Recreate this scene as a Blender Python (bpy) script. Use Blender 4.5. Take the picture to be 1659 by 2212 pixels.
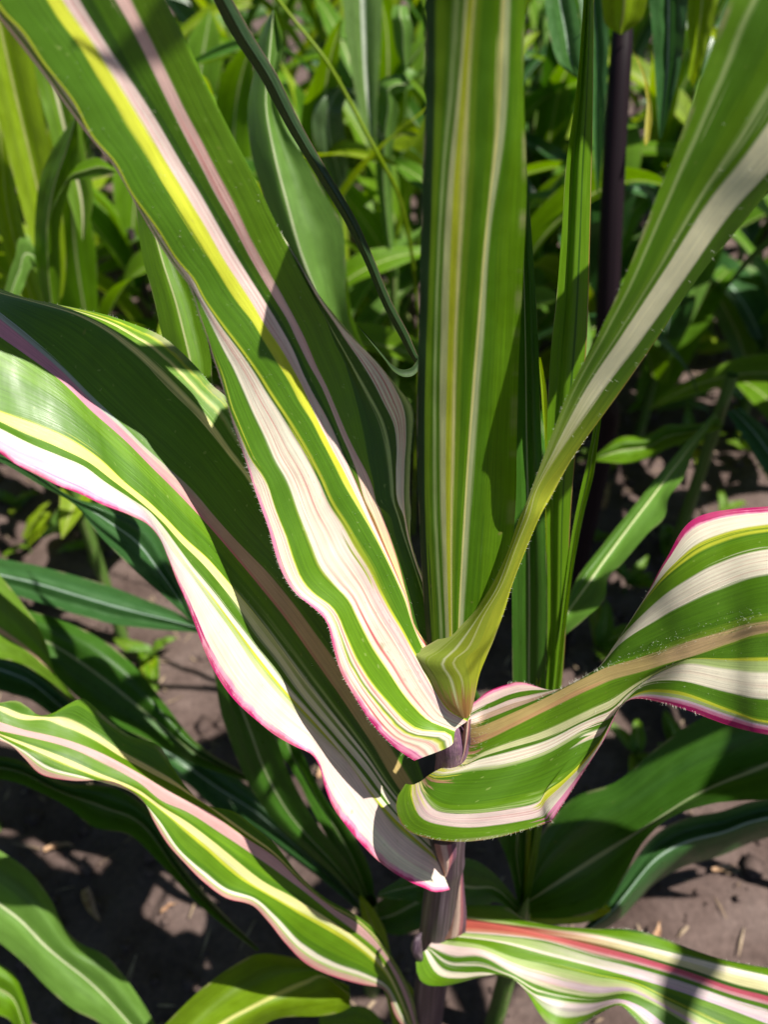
import bpy, math, random
import numpy as np
from mathutils import Vector, Matrix

for o in list(bpy.data.objects):
    bpy.data.objects.remove(o)
S = bpy.context.scene
COL = S.collection
rnd = random.Random(11)
R = math.radians

# ------------------------------------------------------------------ camera
CAM_H, PITCH = 1.30, R(40.0)
FPX = 1664.0                       # focal length in pixels of a 1659 x 2212 frame
cam_d = bpy.data.cameras.new("camera")
cam = bpy.data.objects.new("camera", cam_d)
COL.objects.link(cam)
cam.location = (0, 0, CAM_H)
cam.rotation_euler = (math.pi / 2 - PITCH, 0, 0)
cam_d.sensor_fit = 'VERTICAL'
cam_d.sensor_height = 36.0
cam_d.lens = 36.0 * FPX / 2212.0
cam_d.clip_start, cam_d.clip_end = 0.02, 400
cam_d.dof.use_dof = True
cam_d.dof.focus_distance = 0.50
cam_d.dof.aperture_fstop = 4.8
S.camera = cam

# ------------------------------------------------------------------ light
SUN = Vector((0.43, -0.17, 0.885)).normalized()       # towards the sun
w = bpy.data.worlds.new("World")
S.world = w
w.use_nodes = True
nt = w.node_tree
sky = nt.nodes.new("ShaderNodeTexSky")
sky.sky_type = 'NISHITA'
sky.sun_disc = False
sky.air_density, sky.dust_density, sky.ozone_density = 0.6, 0.1, 1.5
sky.sun_elevation = math.asin(SUN.z)
sky.sun_rotation = math.atan2(SUN.x, SUN.y)
nt.links.new(sky.outputs[0], nt.nodes["Background"].inputs[0])
nt.nodes["Background"].inputs[1].default_value = 0.05
sun_d = bpy.data.lights.new("sun", 'SUN')
sun_d.energy, sun_d.angle, sun_d.color = 5.0, R(0.5), (1.0, 0.96, 0.87)
sun = bpy.data.objects.new("sun", sun_d)
COL.objects.link(sun)
sun.rotation_euler = SUN.to_track_quat('Z', 'Y').to_euler()
sun.location = SUN * 30
S.view_settings.view_transform = 'Standard'
S.view_settings.look = 'None'
S.view_settings.gamma = 1.0
S.view_settings.exposure = 0.9
S.cycles.max_bounces = 8
S.cycles.diffuse_bounces = 2
S.cycles.transmission_bounces = 6

# ------------------------------------------------------------------ helpers
FWD = np.array([0, math.cos(PITCH), -math.sin(PITCH)])
UP = np.array([0, math.sin(PITCH), math.cos(PITCH)])
RT = np.array([1.0, 0, 0])
C0 = np.array([0, 0, CAM_H])


def unproj(x, y, d):
    x, y, d = np.asarray(x, float), np.asarray(y, float), np.asarray(d, float)
    a = ((x - 829.5) / FPX)[..., None]
    b = (-(y - 1106.0) / FPX)[..., None]
    return C0 + d[..., None] * (FWD + a * RT + b * UP)


def pchip(xk, yk, xs):
    """monotone cubic interpolation of rows yk (n, ...) at xk, evaluated at xs"""
    xk = np.asarray(xk, float)
    yk = np.asarray(yk, float)
    xs = np.clip(np.asarray(xs, float), xk[0], xk[-1])
    n = len(xk)
    sh = (-1,) + (1,) * (yk.ndim - 1)
    h = np.diff(xk)
    dl = np.diff(yk, axis=0) / h.reshape(sh)
    m = np.zeros_like(yk)
    if n == 2:
        m[:] = dl[0]
    else:
        w1 = (2 * h[1:] + h[:-1]).reshape(sh)
        w2 = (h[1:] + 2 * h[:-1]).reshape(sh)
        a, b = dl[:-1], dl[1:]
        ok = (a * b) > 0
        den = np.where(ok, w1 / np.where(ok, a, 1) + w2 / np.where(ok, b, 1), 1)
        m[1:-1] = np.where(ok, (w1 + w2) / den, 0)
        m[0], m[-1] = dl[0], dl[-1]
    i = np.clip(np.searchsorted(xk, xs, side='right') - 1, 0, n - 2)
    hh = h[i]
    t = (xs - xk[i]) / hh
    t = t.reshape(sh)
    hh = hh.reshape(sh)
    h00 = 2 * t**3 - 3 * t**2 + 1
    h10 = t**3 - 2 * t**2 + t
    h01 = -2 * t**3 + 3 * t**2
    h11 = t**3 - t**2
    return h00 * yk[i] + h10 * hh * m[i] + h01 * yk[i + 1] + h11 * hh * m[i + 1]


def crom(xk, yk, xs):
    """Catmull-Rom style cubic (smoother than pchip, may overshoot a little)"""
    xk = np.asarray(xk, float)
    yk = np.asarray(yk, float)
    n = len(xk)
    sh = (-1,) + (1,) * (yk.ndim - 1)
    h = np.diff(xk)
    dl = np.diff(yk, axis=0) / h.reshape(sh)
    m = np.zeros_like(yk)
    m[0], m[-1] = dl[0], dl[-1]
    if n > 2:
        hl, hr = h[:-1].reshape(sh), h[1:].reshape(sh)
        m[1:-1] = (dl[:-1] * hr + dl[1:] * hl) / (hl + hr)
    xs = np.clip(np.asarray(xs, float), xk[0], xk[-1])
    i = np.clip(np.searchsorted(xk, xs, side='right') - 1, 0, n - 2)
    hh = h[i]
    t = ((xs - xk[i]) / hh).reshape(sh)
    hh = hh.reshape(sh)
    return ((2 * t**3 - 3 * t**2 + 1) * yk[i] + (t**3 - 2 * t**2 + t) * hh * m[i]
            + (-2 * t**3 + 3 * t**2) * yk[i + 1] + (t**3 - t**2) * hh * m[i + 1])


def cols_grid(cols, axis, nt_, dlist, offs=None):
    """cols: traced lines along the leaf; axis: picture direction from base to tip.
    returns (nt, M, 3) of x, y, depth"""
    ts = np.linspace(0, 1, nt_)
    M = len(cols)
    g = np.zeros((nt_, M, 3))
    ax = np.array(axis, float)
    ax /= np.linalg.norm(ax)
    for j, c in enumerate(cols):
        c = np.array(c, float)
        s = c @ ax
        o = np.argsort(s)
        c, s = c[o], s[o]
        keep = np.concatenate([[True], np.diff(s) > 2.0])
        c, s = c[keep], s[keep]
        s = (s - s[0]) / (s[-1] - s[0])
        g[:, j, :2] = crom(s, c, ts)
    d = pchip([a for a, b in dlist], [b for a, b in dlist], ts)
    g[:, :, 2] = d[:, None]
    if offs:
        g[:, :, 2] += pchip([a for a, b in offs], [b for a, b in offs], ts)
    return g


def rows_grid(rows, nt_):
    a = np.array(rows, float)
    return crom(np.linspace(0, 1, len(rows)), a, np.linspace(0, 1, nt_))


def extend(g, exts):
    """add rows beyond the tip end: (dx, dy, dd, narrowing)"""
    last = g[-1].copy()
    c = last.mean(axis=0)
    out = [g]
    for dx, dy, dd, k in exts:
        r = c + (last - c) * k + np.array([dx, dy, dd])
        out.append(r[None])
    return np.concatenate(out)


def resample(g, nt_, nu_):
    n, M = g.shape[:2]
    # station parameter by arc length of the middle, so added rows get their share
    mid = g.mean(axis=1)[:, :2]
    s = np.concatenate([[0], np.cumsum(np.maximum(np.linalg.norm(np.diff(mid, axis=0), axis=1), 1e-3))])
    s /= s[-1]
    g = crom(s, g, np.linspace(0, 1, nt_))
    g = np.swapaxes(g, 0, 1)
    g = pchip(np.linspace(0, 1, M), g, np.linspace(0, 1, nu_))
    return np.swapaxes(g, 0, 1)


def vnoise(x, seed):
    """1-D smooth noise in [-1, 1]"""
    r = np.random.RandomState(seed)
    tab = r.uniform(-1, 1, 4096)
    i = np.floor(x).astype(int)
    f = x - i
    f = f * f * (3 - 2 * f)
    return tab[i % 4096] * (1 - f) + tab[(i + 1) % 4096] * f


def vnoise2(x, y, seed):
    r = np.random.RandomState(seed)
    tab = r.uniform(-1, 1, (256, 256))
    i, j = np.floor(x).astype(int), np.floor(y).astype(int)
    fx, fy = x - i, y - j
    fx, fy = fx * fx * (3 - 2 * fx), fy * fy * (3 - 2 * fy)
    a = tab[i % 256, j % 256] * (1 - fx) + tab[(i + 1) % 256, j % 256] * fx
    b = tab[i % 256, (j + 1) % 256] * (1 - fx) + tab[(i + 1) % 256, (j + 1) % 256] * fx
    return a * (1 - fy) + b * fy


def mesh_grids(name, grids, mat, parent=None):
    """grids: list of (nt, nu, 3) world points -> one smooth mesh object with uv (across, along)"""
    V, F, UVS = [], [], []
    base = 0
    for W in grids:
        a, b = W.shape[:2]
        V.append(W.reshape(-1, 3))
        idx = np.arange(a * b).reshape(a, b) + base
        q = np.stack([idx[:-1, :-1], idx[:-1, 1:], idx[1:, 1:], idx[1:, :-1]], axis=-1).reshape(-1, 4)
        F.append(q)
        uu, vv = np.meshgrid(np.linspace(0, 1, b), np.linspace(0, 1, a))
        UVS.append(np.stack([uu, vv], -1).reshape(-1, 2))
        base += a * b
    V, F, UVS = np.concatenate(V), np.concatenate(F), np.concatenate(UVS)
    me = bpy.data.meshes.new(name)
    me.vertices.add(len(V))
    me.vertices.foreach_set("co", V.ravel())
    me.loops.add(F.size)
    me.loops.foreach_set("vertex_index", F.ravel())
    me.polygons.add(len(F))
    me.polygons.foreach_set("loop_start", np.arange(0, F.size, 4))
    me.polygons.foreach_set("loop_total", np.full(len(F), 4))
    me.polygons.foreach_set("use_smooth", np.ones(len(F), bool))
    uvl = me.uv_layers.new(name="UVMap")
    uvl.data.foreach_set("uv", UVS[F.ravel()].ravel())
    me.update()
    me.validate()
    me.materials.append(mat)
    return link(name, me, parent)


def link(name, me, parent=None):
    ob = bpy.data.objects.new(name, me)
    COL.objects.link(ob)
    if parent is not None:
        ob.parent = parent
        ob.matrix_parent_inverse = Matrix.Translation(-Vector(parent.location))
    return ob


def tag(o, label=None, cat=None, group=None, kind=None):
    if label:
        o["label"] = label
    if cat:
        o["category"] = cat
    if group:
        o["group"] = group
    if kind:
        o["kind"] = kind
    return o


def thing(name, label, cat, loc, group=None):
    o = bpy.data.objects.new(name, None)
    o.empty_display_size = 0.05
    COL.objects.link(o)
    o.location = loc
    return tag(o, label, cat, group)


def tube(path, radii, nseg=14, squash=None):
    """(n, nseg+1, 3) grid round a 3-D path"""
    path = np.array(path, float)
    n = len(path)
    g = np.zeros((n, nseg + 1, 3))
    tang = np.gradient(path, axis=0)
    ref = np.array([0.3, -1.0, 0.05])
    for i in range(n):
        t = tang[i] / np.linalg.norm(tang[i])
        a = ref - t * (ref @ t)
        a /= np.linalg.norm(a)
        b = np.cross(t, a)
        for k in range(nseg + 1):
            th = 2 * math.pi * k / nseg
            g[i, k] = path[i] + radii[i] * (math.cos(th) * a + math.sin(th) * b)
    return g


# ------------------------------------------------------------------ materials
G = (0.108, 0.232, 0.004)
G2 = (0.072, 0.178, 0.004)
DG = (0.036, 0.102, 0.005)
W = (0.76, 0.70, 0.55)
WP = (0.74, 0.58, 0.53)
Y = (0.50, 0.53, 0.035)
YP = (0.72, 0.66, 0.26)
LG = (0.36, 0.46, 0.16)
PK = (0.74, 0.27, 0.42)
CR = (0.42, 0.014, 0.12)
RD = (0.50, 0.10, 0.08)
TAN = (0.46, 0.34, 0.13)
LAV = (0.66, 0.50, 0.58)


class N:
    """tiny node-tree writer"""
    def __init__(self, name):
        self.m = bpy.data.materials.new(name)
        self.m.use_nodes = True
        self.t = self.m.node_tree
        self.t.nodes.clear()

    def n(self, typ, ins=None, **kw):
        nd = self.t.nodes.new(typ)
        for k, v in kw.items():
            setattr(nd, k, v)
        for k, v in (ins or {}).items():
            if isinstance(v, bpy.types.NodeSocket):
                self.t.links.new(v, nd.inputs[k])
            else:
                nd.inputs[k].default_value = v
        return nd

    def math(self, op, a, b=0.0, c=0.0):
        return self.n("ShaderNodeMath", {0: a, 1: b, 2: c}, operation=op).outputs[0]

    def mix(self, f, a, b, mode='MIX'):
        nd = self.t.nodes.new("ShaderNodeMix")
        nd.data_type, nd.blend_type = 'RGBA', mode
        for k, v in ((0, f), (6, a), (7, b)):
            if isinstance(v, bpy.types.NodeSocket):
                self.t.links.new(v, nd.inputs[k])
            else:
                nd.inputs[k].default_value = v if k == 0 else (tuple(v) + (1,))[:4]
        return nd.outputs[2]

    def long_ramp(self, fac, stops):
        stops = sorted(stops, key=lambda q: q[0])
        if len(stops) <= 32:
            return self.ramp(fac, stops)
        col, i = None, 0
        while i < len(stops) - 1:
            part = stops[i:i + 31]
            c = self.ramp(fac, part)
            if col is None:
                col = c
            else:
                col = self.mix(self.math('GREATER_THAN', fac, part[0][0]), col, c)
            i += 30
        return col

    def ramp(self, fac, stops):
        nd = self.n("ShaderNodeValToRGB", {0: fac})
        cr = nd.color_ramp
        cr.interpolation = 'LINEAR'
        stops = stops[:32]
        cr.elements[0].position, cr.elements[0].color = stops[0][0], (*stops[0][1], 1)
        cr.elements[1].position, cr.elements[1].color = stops[-1][0], (*stops[-1][1], 1)
        for p, c in stops[1:-1]:
            e = cr.elements.new(p)
            e.color = (*c, 1)
        return nd.outputs[0]


def stripes(lst, soft=0.008):
    """[(start, colour), ...] over 0..1 -> ramp stops with narrow blends"""
    st = [(0.0, lst[0][1])]
    for (p, c), (q, c2) in zip(lst, lst[1:]):
        e = soft / 2
        st.append((max(0, q - e), c))
        st.append((min(1, q + e), c2))
    st.append((1.0, lst[-1][1]))
    return st


def leaf_mat(name, ramps, veins=70, red=0.0, freckle=0.0, trans=0.36, wob=0.006, rough=0.48, length=5.0,
             bump=0.25, var=0.22, spots=0.0, spec=0.38):
    """ramps: [(v, stripe list)] along the leaf"""
    k = N(name)
    uv = k.n("ShaderNodeUVMap", uv_map="UVMap").outputs[0]
    sep = k.n("ShaderNodeSeparateXYZ", {0: uv})
    u, v = sep.outputs[0], sep.outputs[1]

    def noise(su, sv, det=2.0, seed=0.0):
        c = k.n("ShaderNodeCombineXYZ", {0: k.math('MULTIPLY', u, su), 1: k.math('MULTIPLY', v, sv), 2: seed})
        return k.n("ShaderNodeTexNoise", {"Vector": c.outputs[0], "Scale": 1.0, "Detail": det, "Roughness": 0.55}).outputs[0]
    n1 = noise(7, length * 2.2, 2, 3.1)
    n2 = noise(veins * 0.8, length * 1.4, 3, 7.7)
    n3 = noise(veins * 2.2, length * 1.6, 3, 1.3)
    n4 = noise(9, length * 4, 3, 5.5)
    uw = k.math('ADD', u, k.math('MULTIPLY', k.math('SUBTRACT', n1, 0.5), wob * 1.6))
    uw = k.math('ADD', uw, k.math('MULTIPLY', k.math('SUBTRACT', n2, 0.5), wob * 1.7))
    n9 = noise(veins * 0.9, length * 0.8, 2, 51.0)
    n10 = noise(veins * 0.5, length * 0.6, 1, 61.0)
    jump = k.math('MULTIPLY', k.math('SUBTRACT', n10, 0.5), wob * 26)
    sm = k.n("ShaderNodeMapRange", {0: n9, 1: 0.56, 2: 0.60, 3: 0.0, 4: 1.0}).outputs[0]
    uw = k.math('ADD', uw, k.math('MULTIPLY', jump, sm))
    edge = k.math('POWER', k.math('ABSOLUTE', k.math('SUBTRACT', k.math('MULTIPLY', u, 2.0), 1.0)), 10.0)
    n11 = noise(0.0, length * 5.5, 3, 71.0)
    uw = k.math('ADD', uw, k.math('MULTIPLY', k.math('MULTIPLY', edge, k.math('SUBTRACT', u, 0.5)), k.math('MULTIPLY', k.math('SUBTRACT', n11, 0.56), 0.11)))
    col = None
    for i, (vp, st) in enumerate(ramps):
        c = k.long_ramp(uw, st)
        if col is None:
            col = c
        else:
            v0 = ramps[i - 1][0]
            f = k.n("ShaderNodeMapRange", {0: k.math('ADD', v, k.math('MULTIPLY', k.math('SUBTRACT', n2, 0.5), 0.10)),
                                           1: v0, 2: vp, 3: 0.0, 4: 1.0}).outputs[0]
            col = k.mix(f, col, c)
    # fine streaks along the veins and soft patches
    str_ = k.n("ShaderNodeMapRange", {0: n3, 1: 0.3, 2: 0.7, 3: 1.0 - var, 4: 1.0 + var * 0.7}).outputs[0]
    pat = k.n("ShaderNodeMapRange", {0: n4, 1: 0.3, 2: 0.7, 3: 1.0 - var * 0.45, 4: 1.0 + var * 0.45}).outputs[0]
    sc = k.math('MULTIPLY', str_, pat)
    base = k.mix(1.0, col, k.n("ShaderNodeCombineColor", {0: sc, 1: sc, 2: sc}).outputs[0], 'MULTIPLY')
    if red or freckle:
        lum = k.n("ShaderNodeSeparateColor", {0: col})
        wm = k.n("ShaderNodeMapRange", {0: lum.outputs[2], 1: 0.30, 2: 0.5, 3: 0.0, 4: 1.0}).outputs[0]
        n5 = noise(veins * 1.1, length * 0.55, 3, 21.0)
        n6 = noise(5, length * 1.2, 1, 11.0)
        n7 = noise(veins * 2.6, length * 26, 2, 31.0)
        f = k.n("ShaderNodeMapRange", {0: n5, 1: 0.50, 2: 0.66, 3: 0.0, 4: 1.0}).outputs[0]
        f = k.math('MULTIPLY', f, k.n("ShaderNodeMapRange", {0: n6, 1: 0.38, 2: 0.58, 3: 0.35, 4: 1.0}).outputs[0])
        f2 = k.n("ShaderNodeMapRange", {0: n7, 1: 0.6, 2: 0.7, 3: 0.0, 4: 1.0}).outputs[0]
        f2 = k.math('MULTIPLY', f2, k.n("ShaderNodeMapRange", {0: n6, 1: 0.45, 2: 0.6, 3: 0.0, 4: 1.0}).outputs[0])
        f = k.math('MAXIMUM', k.math('MULTIPLY', f, red), k.math('MULTIPLY', f2, freckle))
        f = k.math('MULTIPLY', f, wm)
        base = k.mix(f, base, (0.52, 0.09, 0.10))
    n12 = noise(0.0, length * 2.6, 3, 81.0)
    em = k.n("ShaderNodeMapRange", {0: k.math('ABSOLUTE', k.math('SUBTRACT', k.math('MULTIPLY', u, 2.0), 1.0)), 1: 0.94, 2: 0.965, 3: 0.0, 4: 1.0}).outputs[0]
    ef = k.math('MULTIPLY', em, k.n("ShaderNodeMapRange", {0: n12, 1: 0.48, 2: 0.66, 3: 0.0, 4: 0.75}).outputs[0])
    base = k.mix(ef, base, k.mix(0.55, base, (0.50, 0.36, 0.26)))
    n13 = noise(16, length * 7, 2, 91.0)
    bf = k.n("ShaderNodeMapRange", {0: n13, 1: 0.72, 2: 0.78, 3: 0.0, 4: 0.45}).outputs[0]
    base = k.mix(bf, base, (0.30, 0.24, 0.08))
    if spots:
        n8 = noise(70, 130, 1, 44.0)
        f = k.n("ShaderNodeMapRange", {0: n8, 1: 0.70, 2: 0.76, 3: 0.0, 4: spots}).outputs[0]
        base = k.mix(f, base, (0.42, 0.5, 0.16))
    ht = k.math('ADD', k.math('MULTIPLY', n3, 0.7), k.math('MULTIPLY', n4, 0.9))
    ht = k.math('ADD', ht, k.math('MULTIPLY', n2, 0.6))
    bp = k.n("ShaderNodeBump", {"Strength": bump, "Distance": 0.0012, "Height": ht}).outputs[0]
    rg = k.n("ShaderNodeMapRange", {0: n4, 1: 0.3, 2: 0.7, 3: rough - 0.10, 4: rough + 0.14}).outputs[0]
    pb = k.n("ShaderNodeBsdfPrincipled", {"Base Color": base, "Roughness": rg, "Normal": bp,
                                          "Specular IOR Level": spec})
    tc = k.n("ShaderNodeHueSaturation", {"Hue": 0.492, "Saturation": 1.08, "Value": 1.25, "Color": base}).outputs[0]
    tr = k.n("ShaderNodeBsdfTranslucent", {0: tc, 1: bp})
    mx = k.n("ShaderNodeMixShader", {0: trans, 1: pb.outputs[0], 2: tr.outputs[0]})
    k.n("ShaderNodeOutputMaterial", {0: mx.outputs[0]})
    return k.m


def plain_leaf_mat(name, g=G, mid=(0.42, 0.46, 0.20), mw=0.022, trans=0.38, edge=None, **kw):
    a = 0.5 - mw
    b = 0.5 + mw
    g2 = tuple(c * 0.86 for c in g)
    lst = [(0, edge or g), (0.012, g), (0.18, g2), (0.30, g), (a - 0.02, g2), (a, mid), (b, g), (b + 0.15, g2), (0.85, g), (0.988, edge or g)]
    return leaf_mat(name, [(0, stripes(lst, 0.016))], trans=trans, **kw)


HAIR = N("hair_material")
_hp = HAIR.n("ShaderNodeBsdfPrincipled", {"Base Color": (0.6, 0.6, 0.5, 1), "Roughness": 0.4})
_ht = HAIR.n("ShaderNodeBsdfTranslucent", {0: (0.8, 0.8, 0.7, 1)})
_hm = HAIR.n("ShaderNodeMixShader", {0: 0.4, 1: _hp.outputs[0], 2: _ht.outputs[0]})
HAIR.n("ShaderNodeOutputMaterial", {0: _hm.outputs[0]})
HAIR = HAIR.m


def hairs(leaf_ob, W_, picks, length=0.0028, width=0.00007, seed=1):
    """W_: (nt, nu, 3) surface. picks: (u0, u1, v0, v1, count, edge(-1/0/1)): short pale hairs"""
    r = np.random.RandomState(seed)
    nt_, nu_ = W_.shape[:2]
    V, F = [], []
    for u0, u1, v0, v1, cnt, edge in picks:
        for _ in range(cnt):
            a = r.uniform(v0, v1) * (nt_ - 2)
            b = r.uniform(u0, u1) * (nu_ - 2)
            i, j = int(a), int(b)
            fa, fb = a - i, b - j
            p = (W_[i, j] * (1 - fa) * (1 - fb) + W_[i + 1, j] * fa * (1 - fb)
                 + W_[i, j + 1] * (1 - fa) * fb + W_[i + 1, j + 1] * fa * fb)
            du = W_[i, j + 1] - W_[i, j]
            dv = W_[i + 1, j] - W_[i, j]
            nn = np.cross(du, dv)
            if np.linalg.norm(nn) < 1e-12:
                continue
            nn /= np.linalg.norm(nn)
            if nn @ (C0 - p) < 0:
                nn = -nn
            du = du / (np.linalg.norm(du) + 1e-9)
            dv = dv / (np.linalg.norm(dv) + 1e-9)
            if edge:
                d = edge * du * r.uniform(.5, 1) + nn * r.uniform(-.2, .6) + dv * r.uniform(-.2, .7)
            else:
                d = nn + dv * r.uniform(-.3, .9) + du * r.uniform(-.5, .5)
            d /= np.linalg.norm(d)
            L = length * r.uniform(.35, .95)
            side = np.cross(d, FWD)
            side /= np.linalg.norm(side) + 1e-9
            wd = width * r.uniform(.7, 1.3)
            p1 = p + d * L * .55
            p2 = p + (d + nn * .15 + dv * r.uniform(-.2, .3)) * L
            k = len(V)
            V += [p - side * wd, p + side * wd, p1 + side * wd * .7, p1 - side * wd * .7, p2]
            F += [(k, k + 1, k + 2, k + 3), (k + 3, k + 2, k + 4)]
    me = bpy.data.meshes.new("hair")
    me.from_pydata([tuple(v) for v in V], [], F)
    me.materials.append(HAIR)
    o = link("hair", me, leaf_ob)
    o.matrix_parent_inverse = leaf_ob.matrix_basis.inverted()
    P = leaf_ob.parent
    if P is not None:
        o.matrix_parent_inverse = Matrix.Translation(-Vector(P.location))
        leaf_ob_m = Matrix.Translation(Vector(P.location)) @ leaf_ob.matrix_parent_inverse
        o.matrix_parent_inverse = leaf_ob_m.inverted()
    o["kind"] = "stuff"
    return o


def surf(g, nt_, nu_, ripple=0.0, seed=0, rf=14.0):
    """picture-space grid -> dense world surface; ripple waves the margins a little"""
    h = resample(g, nt_, nu_)
    if ripple:
        v = np.linspace(0, 1, nt_)[:, None]
        u = np.linspace(0, 1, nu_)[None, :]
        e = np.abs(u - .5) * 2
        h[:, :, 2] += ripple * e**2 * np.where(u < .5, vnoise(v * rf, seed), vnoise(v * rf + 77, seed + 5))
        h[:, :, 2] += ripple * .3 * vnoise2(v * rf * 1.7 + 0 * u, u * 6 + 0 * v, seed + 9)
    return unproj(h[..., 0], h[..., 1], h[..., 2])


def aff(pts, s, ox, oy):
    return [(x * s + ox, y * s + oy) for x, y in pts]


def leaf(parent, g, mat, nt_=120, nu_=40, ripple=0.0, seed=0, label=None, extra=(), name="leaf", rf=14.0):
    Wd = surf(g, nt_, nu_, ripple, seed, rf)
    ex = [surf(e, 24, 8) for e in extra]
    ob = mesh_grids(name, [Wd] + ex, mat, parent)
    if label:
        ob["label"] = label
    return ob, Wd

# ================================================================== ground
k = N("soil_material")
tc = k.n("ShaderNodeTexCoord").outputs["Object"]
na = k.n("ShaderNodeTexNoise", {"Vector": tc, "Scale": 6.0, "Detail": 8.0, "Roughness": 0.62}).outputs[0]
nb = k.n("ShaderNodeTexNoise", {"Vector": tc, "Scale": 90.0, "Detail": 6.0, "Roughness": 0.7}).outputs[0]
nc = k.n("ShaderNodeTexVoronoi", {"Vector": tc, "Scale": 34.0}).outputs["Distance"]
c1 = k.ramp(na, [(0.3, (0.058, 0.038, 0.033)), (0.55, (0.118, 0.083, 0.074)), (0.75, (0.165, 0.122, 0.110))])
f = k.n("ShaderNodeMapRange", {0: nb, 1: 0.25, 2: 0.75, 3: 0.62, 4: 1.25}).outputs[0]
cc = k.mix(1.0, c1, k.n("ShaderNodeCombineColor", {0: f, 1: f, 2: f}).outputs[0], 'MULTIPLY')
hh = k.math('ADD', k.math('MULTIPLY', nb, 0.6), k.math('ADD', k.math('MULTIPLY', na, 1.0), k.math('MULTIPLY', nc, 0.35)))
bp = k.n("ShaderNodeBump", {"Strength": 0.9, "Distance": 0.006, "Height": hh}).outputs[0]
pb = k.n("ShaderNodeBsdfPrincipled", {"Base Color": cc, "Roughness": 0.95, "Normal": bp, "Specular IOR Level": 0.1})
k.n("ShaderNodeOutputMaterial", {0: pb.outputs[0]})
SOIL = k.m


def ground_h(x, y):
    h = 0.020 * vnoise2(x * 3.1 + 40, y * 3.1 + 40, 1) + 0.012 * vnoise2(x * 9 + 90, y * 9 + 90, 2)
    h += 0.008 * vnoise2(x * 23 + 90, y * 23 + 90, 3) + 0.004 * vnoise2(x * 61 + 190, y * 61 + 190, 4)
    far = np.clip((np.hypot(x, y) - 4) / 6, 0, 1)
    return h * (1 - far)


ax_ = np.concatenate([-np.geomspace(120, 2.6, 22), np.linspace(-2.5, 2.5, 190), np.geomspace(2.6, 120, 22)])
ay_ = np.concatenate([-np.geomspace(60, 0.9, 14), np.linspace(-0.8, 4.2, 190), np.geomspace(4.3, 200, 26)])
gx, gy = np.meshgrid(ax_, ay_)
ground = mesh_grids("ground", [np.stack([gx, gy, ground_h(gx, gy)], -1)], SOIL)
tag(ground, kind="structure")


def gz(x, y):
    return float(ground_h(np.array([x]), np.array([y]))[0])


V, F = [], []
rc = np.random.RandomState(5)
ico = [(0, 0, 1), (.89, 0, .45), (.28, .85, .45), (-.72, .53, .45), (-.72, -.53, .45), (.28, -.85, .45), (.5, .5, -.4), (-.5, .5, -.4), (-.5, -.5, -.4), (.5, -.5, -.4)]
icof = [(0, 1, 2), (0, 2, 3), (0, 3, 4), (0, 4, 5), (0, 5, 1), (1, 6, 2), (2, 6, 7), (2, 7, 3), (3, 7, 8), (3, 8, 4), (4, 8, 9), (4, 9, 5), (5, 9, 1), (1, 9, 6)]
for _ in range(7000):
    x, y = rc.uniform(-1.6, 1.8), rc.uniform(0.05, 3.6)
    s = 0.003 + 0.017 * rc.rand() ** 4
    z = gz(x, y)
    kk = len(V)
    st = rc.uniform(.7, 1.3, 3)
    an = rc.uniform(0, 6.28)
    for p in ico:
        q = np.array(p) * st * (1 + rc.uniform(-.25, .25)) * s
        V.append((x + q[0] * math.cos(an) - q[1] * math.sin(an), y + q[0] * math.sin(an) + q[1] * math.cos(an), z + q[2] * .8 + s * .15))
    F += [tuple(kk + i for i in f_) for f_ in icof]
me = bpy.data.meshes.new("soil_clods")
me.from_pydata(V, [], F)
me.materials.append(SOIL)
for p_ in me.polygons:
    p_.use_smooth = True
tag(link("soil_clods", me), "crumbled grey brown soil clods scattered over the ground", kind="stuff")

V, F = [], []
rl = np.random.RandomState(8)
for _ in range(1500):
    x, y = rl.uniform(-1.2, 1.4), rl.uniform(0.2, 2.6)
    L, wd, an = 0.006 + 0.022 * rl.rand() ** 2, rl.uniform(.0008, .0028), rl.uniform(0, 6.28)
    z = gz(x, y) + .004
    ca, sa = math.cos(an), math.sin(an)
    b0 = len(V)
    for q, wq in ((-1, .5), (0, 1), (1, .3)):
        zq = z + rl.uniform(0, .004)
        for sd in (-1, 1):
            V.append((x + ca * L * q - sa * wd * wq * sd, y + sa * L * q + ca * wd * wq * sd, zq + rl.uniform(-.001, .001)))
    F += [(b0, b0 + 1, b0 + 3, b0 + 2), (b0 + 2, b0 + 3, b0 + 5, b0 + 4)]
me = bpy.data.meshes.new("straw_litter")
me.from_pydata(V, [], F)
k = N("straw_material")
kn = k.n("ShaderNodeTexNoise", {"Vector": k.n("ShaderNodeTexCoord").outputs["Object"], "Scale": 25.0}).outputs[0]
k.n("ShaderNodeOutputMaterial", {0: k.n("ShaderNodeBsdfPrincipled", {"Base Color": k.ramp(kn, [(.35, (.14, .09, .055)), (.65, (.32, .24, .16))]), "Roughness": .8}).outputs[0]})
me.materials.append(k.m)
tag(link("straw_litter", me), "tiny bits of straw and leaf litter strewn over the soil", kind="stuff")

# ================================================================== the striped plant
plant = thing("striped_maize_plant", "maize plant with cream, green and pink striped leaves in sharp focus", "plant", (0.05, 0.295, 0.0))

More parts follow.
